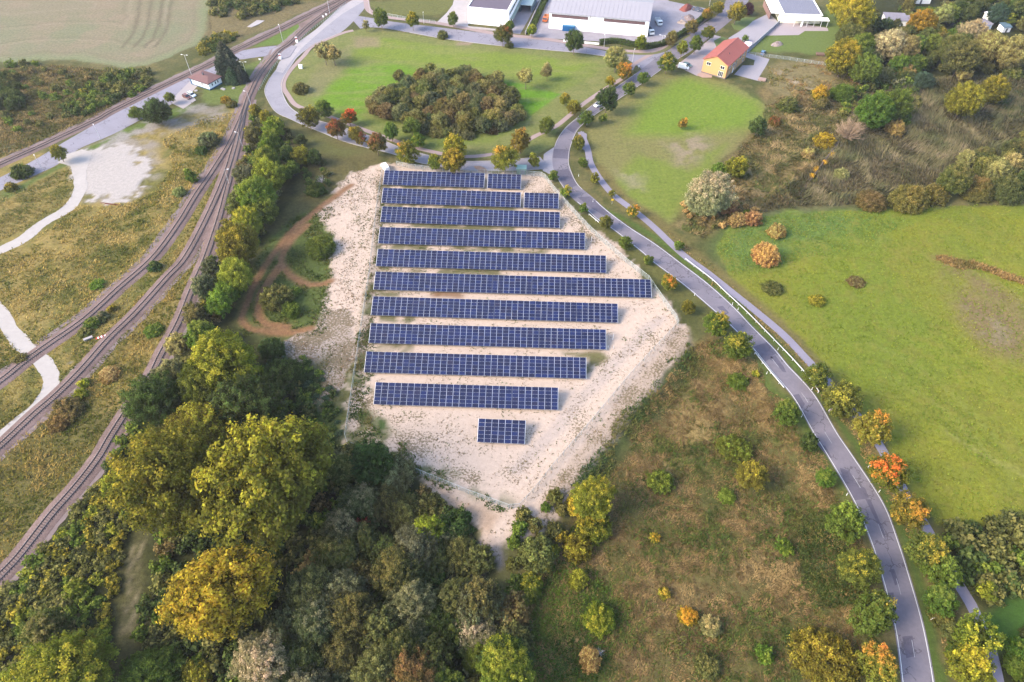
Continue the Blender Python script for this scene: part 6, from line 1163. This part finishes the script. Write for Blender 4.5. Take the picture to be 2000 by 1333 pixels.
guard([(1338, 508), (1390, 548), (1413, 570), (1457, 611), (1505, 660), (1552, 709), (1585, 748), (1598, 768)], 'long steel guardrail along the outer side of the main road bend'); guard([(1474, 692), (1498, 722), (1530, 760)], 'short steel guardrail on the inner roadside below the second tree'); guard([(1150, 421), (1170, 438)], 'short steel guardrail beside the road near the rear solar rows')
def sign(px, h, m, label, w=.6, hh=.6, name='road_sign'):
    p0 = G(*px); t = thing(name, label, 'sign', (p0.x, p0.y, 0)); q = MB(); q.tube([(0, 0, -.2), (0, 0, h)], [.035, .035], 6); q.build('pole', POLE, t); q = MB(); q.box(-w / 2, w / 2, -.07, -.035, h - hh, h); q.build('board', m, t); return t
sign((1195, 399), 2.2, YELM, 'yellow road sign beside the cycle path', .7, .7); sign((632, 38), 1.8, POSTW, 'left white notice board on the track verge', .9, .8); sign((638, 34), 1.8, POSTW, 'right white notice board on the track verge', .9, .8); sign((509, 122), 1.8, POSTW, 'white sign on the grass right of the conifers', 1.0, .7); sign((976, 293), 1.2, POSTW, 'small white post sign by the pink footpath', .4, .5); sign((1247, 134), 1.4, POSTW, 'small white sign on the junction corner', .8, .5); sign((1146, 245), 1.3, mat('sign_blue', alb(70, 110, 190, .7), .5), 'blue and white sign at the start of the cycle path', .6, .7); sign((1459, 103), 1.2, POSTW, 'white stele at the parking lot below the flat building', .5, .9)
def crossing_light(px, label):
    p0 = G(*px); t = thing('crossing_signal', label, 'signal', (p0.x, p0.y, 0)); q = MB(); q.tube([(0, 0, -.1), (0, 0, 3.0)], [.06, .06], 8); q.build('pole', POLE, t)
    for s in (-1, 1): q = MB(); q.hexa([(-.6, -.1, 2.3 + s * .25), (.6, -.1, 2.3 - s * .25), (.6, -.06, 2.3 - s * .25), (-.6, -.06, 2.3 + s * .25)], [(-.6, -.1, 2.5 + s * .25), (.6, -.1, 2.5 - s * .25), (.6, -.06, 2.5 - s * .25), (-.6, -.06, 2.5 + s * .25)]); q.build('cross_arm', POSTW, t)
    q = MB(); q.box(-.25, .25, -.12, -.02, 1.3, 1.9); q.build('light_box', REDM, t); q = MB(); q.box(-.5, .5, -.4, .4, 0, 1.1); q.build('drive_box', POSTW, t)
crossing_light((548, 116), 'red and white crossing signal below the level crossing'); crossing_light((580, 83), 'red and white crossing signal above the level crossing')
box_thing('cable_cabinet', 'white cable cabinet by the loop road corner', 'cabinet', (584, 135), 1.6, .9, 1.7, -.2, POSTW)
fence('track_fence', 'low white railing along the track verge below the level crossing', [(545, 120), (530, 138), (514, 165), (506, 178)], .9, 1.8); fence('track_fence', 'low white railing along the track verge above the level crossing', [(583, 84), (610, 58), (640, 38), (675, 8)], .9, 1.8)
fence('yard_fence', 'wire fence behind the road left of the white halls', [(757, 32), (800, 40), (850, 46)], 1.4, 3.0); fence('garden_fence', 'long wire fence behind the yellow house lawn', [(1462, 108), (1540, 118), (1625, 131)], 1.5, 3.2); fence('ball_fence', 'tall netting fence beside the trees right of the flat building', [(1646, 28), (1640, 62), (1631, 100)], 4.0, 5.0)
def wall(px, h, wd, m, label, name='garden_wall'):
    ln = resample([tuple(G(*p)[:2]) for p in px], step=3.0); o = ln[0]; L = ln - o; t = thing(name, label, 'wall', (o[0], o[1], 0)); a, b_ = offset(L, wd / 2), offset(L, -wd / 2); cm_ = MB()
    for k in range(len(L) - 1):
        q = MB(); e = .985; q.hexa([(*a[k], 0), (*(a[k] + (a[k + 1] - a[k]) * e), 0), (*(b_[k] + (b_[k + 1] - b_[k]) * e), 0), (*b_[k], 0)], [(*a[k], h), (*(a[k] + (a[k + 1] - a[k]) * e), h), (*(b_[k] + (b_[k + 1] - b_[k]) * e), h), (*b_[k], h)]); q.build('wall_panel', m, t)
wall([(1522, 46), (1500, 66), (1480, 84), (1462, 98), (1456, 108)], 1.6, .25, mat('pale_wall', alb(206, 208, 216), .8), 'pale garden wall from the flat building down to the yellow house'); wall([(1058, 0), (1040, 38), (1026, 68)], 1.3, .5, FORE, 'pale boundary wall between the two white halls'); wall([(1100, 82), (1170, 88)], 1.0, .12, FRAME, 'low white sliding gate before the long hall', 'sliding_gate')
# clipped hedges
def hedge(px, w, h, pal, label, seed):
    ln = pxline(px, .5); r = np.random.default_rng(seed); o = ln[len(ln) // 2]; t = thing('hedge', label, 'hedge', (o[0], o[1], 0)); k = len(ln) * 46; i = r.integers(0, len(ln) - 1, k); nrm = np.gradient(ln, axis=0); nrm /= np.linalg.norm(nrm, axis=1)[:, None]; nr = np.stack([-nrm[:, 1], nrm[:, 0]], 1)
    s = r.uniform(-1, 1, k); zz = r.uniform(0, 1, k); top = r.random(k) < .45; zz = np.where(top, 1, zz) * h + r.normal(size=k) * .08; s = np.where(top, s, np.sign(s)) * w / 2 + r.normal(size=k) * .08
    pos = np.column_stack([ln[i] + nr[i] * s[:, None] - o + r.normal(size=(k, 2)) * .1, zz]); n3 = np.where(top[:, None], [0, 0, 1], np.column_stack([nr[i] * np.sign(s)[:, None], np.full(k, .3)])) + r.normal(size=(k, 3)) * .4; n3 /= np.linalg.norm(n3, axis=1)[:, None]
    co = leaf_quads(pos, n3, r.uniform(.22, .5, k), r); me = mesh_np('foliage', co, np.arange(len(co)).reshape(-1, 4), [LEAF]); set_color(me, 'leaf', np.repeat(np.column_stack([vnoise(pos[:, 0] + 500, pos[:, 1] + 500, 4, seed), r.random(k), r.random(k)]), 4, 0)); c = link('foliage', me, t); c1, c2, sh_ = PAL[pal]; c.color = (*alb(*c1, LEAFK), 1); c['accent'] = list(alb(*c2, LEAFK)); c['accent_share'] = sh_
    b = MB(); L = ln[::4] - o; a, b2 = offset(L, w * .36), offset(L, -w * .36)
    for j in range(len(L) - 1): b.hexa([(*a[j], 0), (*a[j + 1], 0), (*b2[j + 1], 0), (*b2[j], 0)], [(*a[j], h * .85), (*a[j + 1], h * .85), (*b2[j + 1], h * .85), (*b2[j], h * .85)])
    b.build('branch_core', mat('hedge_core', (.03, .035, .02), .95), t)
hedge([(1172, 86), (1205, 84), (1240, 91), (1280, 92), (1312, 80), (1345, 60), (1375, 36), (1384, 22)], 2.4, 1.8, 'dark', 'long dark clipped hedge round the hall yard', 61); hedge([(1066, 0), (1050, 34), (1036, 68)], 2.2, 1.5, 'dark', 'dark hedge beside the wall between the two halls', 62); hedge([(1754, 20), (1800, 26), (1845, 28)], 3.0, 2.5, 'green', 'green hedge across the garden in the upper right wood', 63)
# heaps
def heap(px, rx, ry, h, m, label, seed, lumps=0, name='rubble_heap', cat='heap'):
    p0 = G(*px); r = np.random.default_rng(seed); t = thing(name, label, cat, (p0.x, p0.y, 0), r.uniform(0, 3)); b = MB(); nr_, na = 7, 18
    P = [[((i / nr_) * rx * math.cos(a) * (1 + .15 * math.sin(3 * a + seed)), (i / nr_) * ry * math.sin(a) * (1 + .12 * math.cos(2 * a)), max(-.05, h * (1 - (i / nr_) ** 1.4) + (r.normal() * .07 * h if i < nr_ else -.05))) for a in np.linspace(0, 2 * math.pi, na, endpoint=False)] for i in range(1, nr_ + 1)]
    for j in range(na): b.face([(0, 0, h), P[0][j], P[0][(j + 1) % na]])
    for i in range(nr_ - 1):
        for j in range(na): b.face([P[i][j], P[i + 1][j], P[i + 1][(j + 1) % na], P[i][(j + 1) % na]])
    b.build('mound', m, t, True)
    for k in range(lumps):
        x, y = r.normal(size=2) * [rx * .45, ry * .45]; s = r.uniform(.25, .6); q = MB(); z = h * max(.1, 1 - math.hypot(x / rx, y / ry)); pts = [(x + s * math.cos(a) * r.uniform(.7, 1.2), y + s * math.sin(a) * r.uniform(.7, 1.2)) for a in np.linspace(0, 6.283, 6, endpoint=False)]; q.hexa([(*pts[0], z), (*pts[1], z), (*pts[3], z), (*pts[4], z)], [(x - s * .5, y - s * .4, z + s), (x + s * .5, y - s * .5, z + s * .9), (x + s * .4, y + s * .5, z + s * .8), (x - s * .4, y + s * .4, z + s)]); q.build('stone', random.choice([FORE, PLINTH, BRICK]), t)
heap((1340, 18), 4.6, 2.8, 2.6, mat('red_earth', alb(170, 100, 90), .95, var=.2), 'red-brown earth heap at the top of the hall yard', 71); heap((1362, 20), 4, 2.4, 1.6, mat('dark_rubble', alb(100, 110, 128), .95, var=.3), 'dark rubble heap beside the hedge at the top of the hall yard', 72, 10); heap((1346, 36), 4.2, 3, 1.2, mat('mixed_rubble', alb(170, 150, 146), .95, var=.3), 'mixed stone heap beside the hedge in the hall yard', 73, 16); heap((1332, 45), 2.8, 2.0, 1.4, mat('pale_rubble', alb(220, 200, 186), .95), 'pale stone heap lowest beside the hedge', 74, 8); heap((1518, 87), 3.4, 2.4, 1.3, mat('pink_rubble', alb(196, 176, 168), .95, var=.2), 'pale stone heap on the lawn below the flat building', 75, 8)
heap((940, 331), 3.2, 1.6, .9, mat('sand_heap', alb(206, 172, 150), .95), 'low sand heap below the orange tree behind the rear row', 76)
q = box_thing('raised_bed', 'wooden raised bed on the lawn beside the netting fence', 'planter', (1594, 109), 3.6, 2.2, .7, -.2, mat('bed_wood', alb(150, 120, 104), .9)); box_thing('stone_pallet', 'pallet of paving stones at the end of the house drive', 'pallet', (1480, 158), 3.2, 2.4, .6, -.4, mat('paving_stack', alb(206, 176, 164), .9))
box_thing('road_block', 'stack of white concrete blocks between the left tracks', 'block', (165, 668), 2.4, .8, .5, .6, FORE)
for k, (px, mm, lab) in enumerate((((188, 664), REDM, 'red and white barrier board lying left between the tracks'), ((201, 660), REDM, 'red and white barrier board lying right between the tracks'))):
    p0 = G(*px); t = thing('barrier_board', lab, 'barrier', (p0.x, p0.y, .05), .55); 
    for j in range(5): q = MB(); q.box(j * .44, j * .44 + .42, 0, .7, 0, .12); q.build('stripe', (mm, POSTW)[j % 2], t)
p0 = G(1461, 90); t = thing('tarpaulin', 'pink and white tarpaulin heap behind the yellow house', 'tarpaulin', (p0.x, p0.y, 0)); q = MB(); q.hexa([(-2.2, -1.4, 0), (2.2, -1.2, 0), (2.4, 1.4, 0), (-2, 1.5, 0)], [(-1.4, -.8, 1.5), (1.2, -.9, 1.2), (1.6, .8, 1.6), (-1.2, .9, 1.8)]); q.build('sheet', mat('tarp_pink', alb(240, 190, 230, .7), .6, var=.25, scale=1.2, col2=(.8, .8, .8)), t)
# rusty rails beside the gravel yard
for k, px in enumerate(((196, 397), (205, 399))):
    p0 = G(*px); t = thing('rusty_rail', ('upper', 'lower')[k] + ' rusty rail lying below the gravel yard', 'rail', (p0.x, p0.y, .02), -.15); q = MB(); q.box(0, 6.5, 0, .14, 0, .04); q.box(0, 6.5, .05, .09, .04, .14); q.box(0, 6.5, .03, .11, .14, .18); q.build('rail', mat('rust_red', alb(150, 84, 70), .9, var=.2), t)
for k, px in enumerate([(434, 174), (437.5, 175.5), (456, 173), (383, 178)]):
    p0 = G(*px); t = thing('manhole_cover', ('left of the two round concrete covers below the station house', 'right of the two round concrete covers below the station house', 'single round concrete cover below the conifers', 'small round concrete cover left of the station house')[k], 'manhole cover', (p0.x, p0.y, 0)); q = MB(); q.tube([(0, 0, -.1), (0, 0, .25)], [.75, .7], 16); q.build('ring', FORE, t); q = MB(); q.tube([(0, 0, .25), (0, 0, .31)], [.55, .52], 14); q.build('lid', KERB, t)
# ------------------------------------------------------------------ evening haze
m, n, out = _new('haze_air'); pv = N(n, 'ShaderNodeVolumePrincipled'); setin(pv, Density=.00010, Anisotropy=.35); pv.inputs['Color'].default_value = (.93, .92, 1.0, 1); n.links.new(pv.outputs[0], out.inputs['Volume'])
hb_ = MB(); hb_.box(-700, 700, -60, 900, -4.0, 152.0); tag(hb_.build('haze', m), 'pale evening haze over the whole landscape', 'haze', kind='stuff')
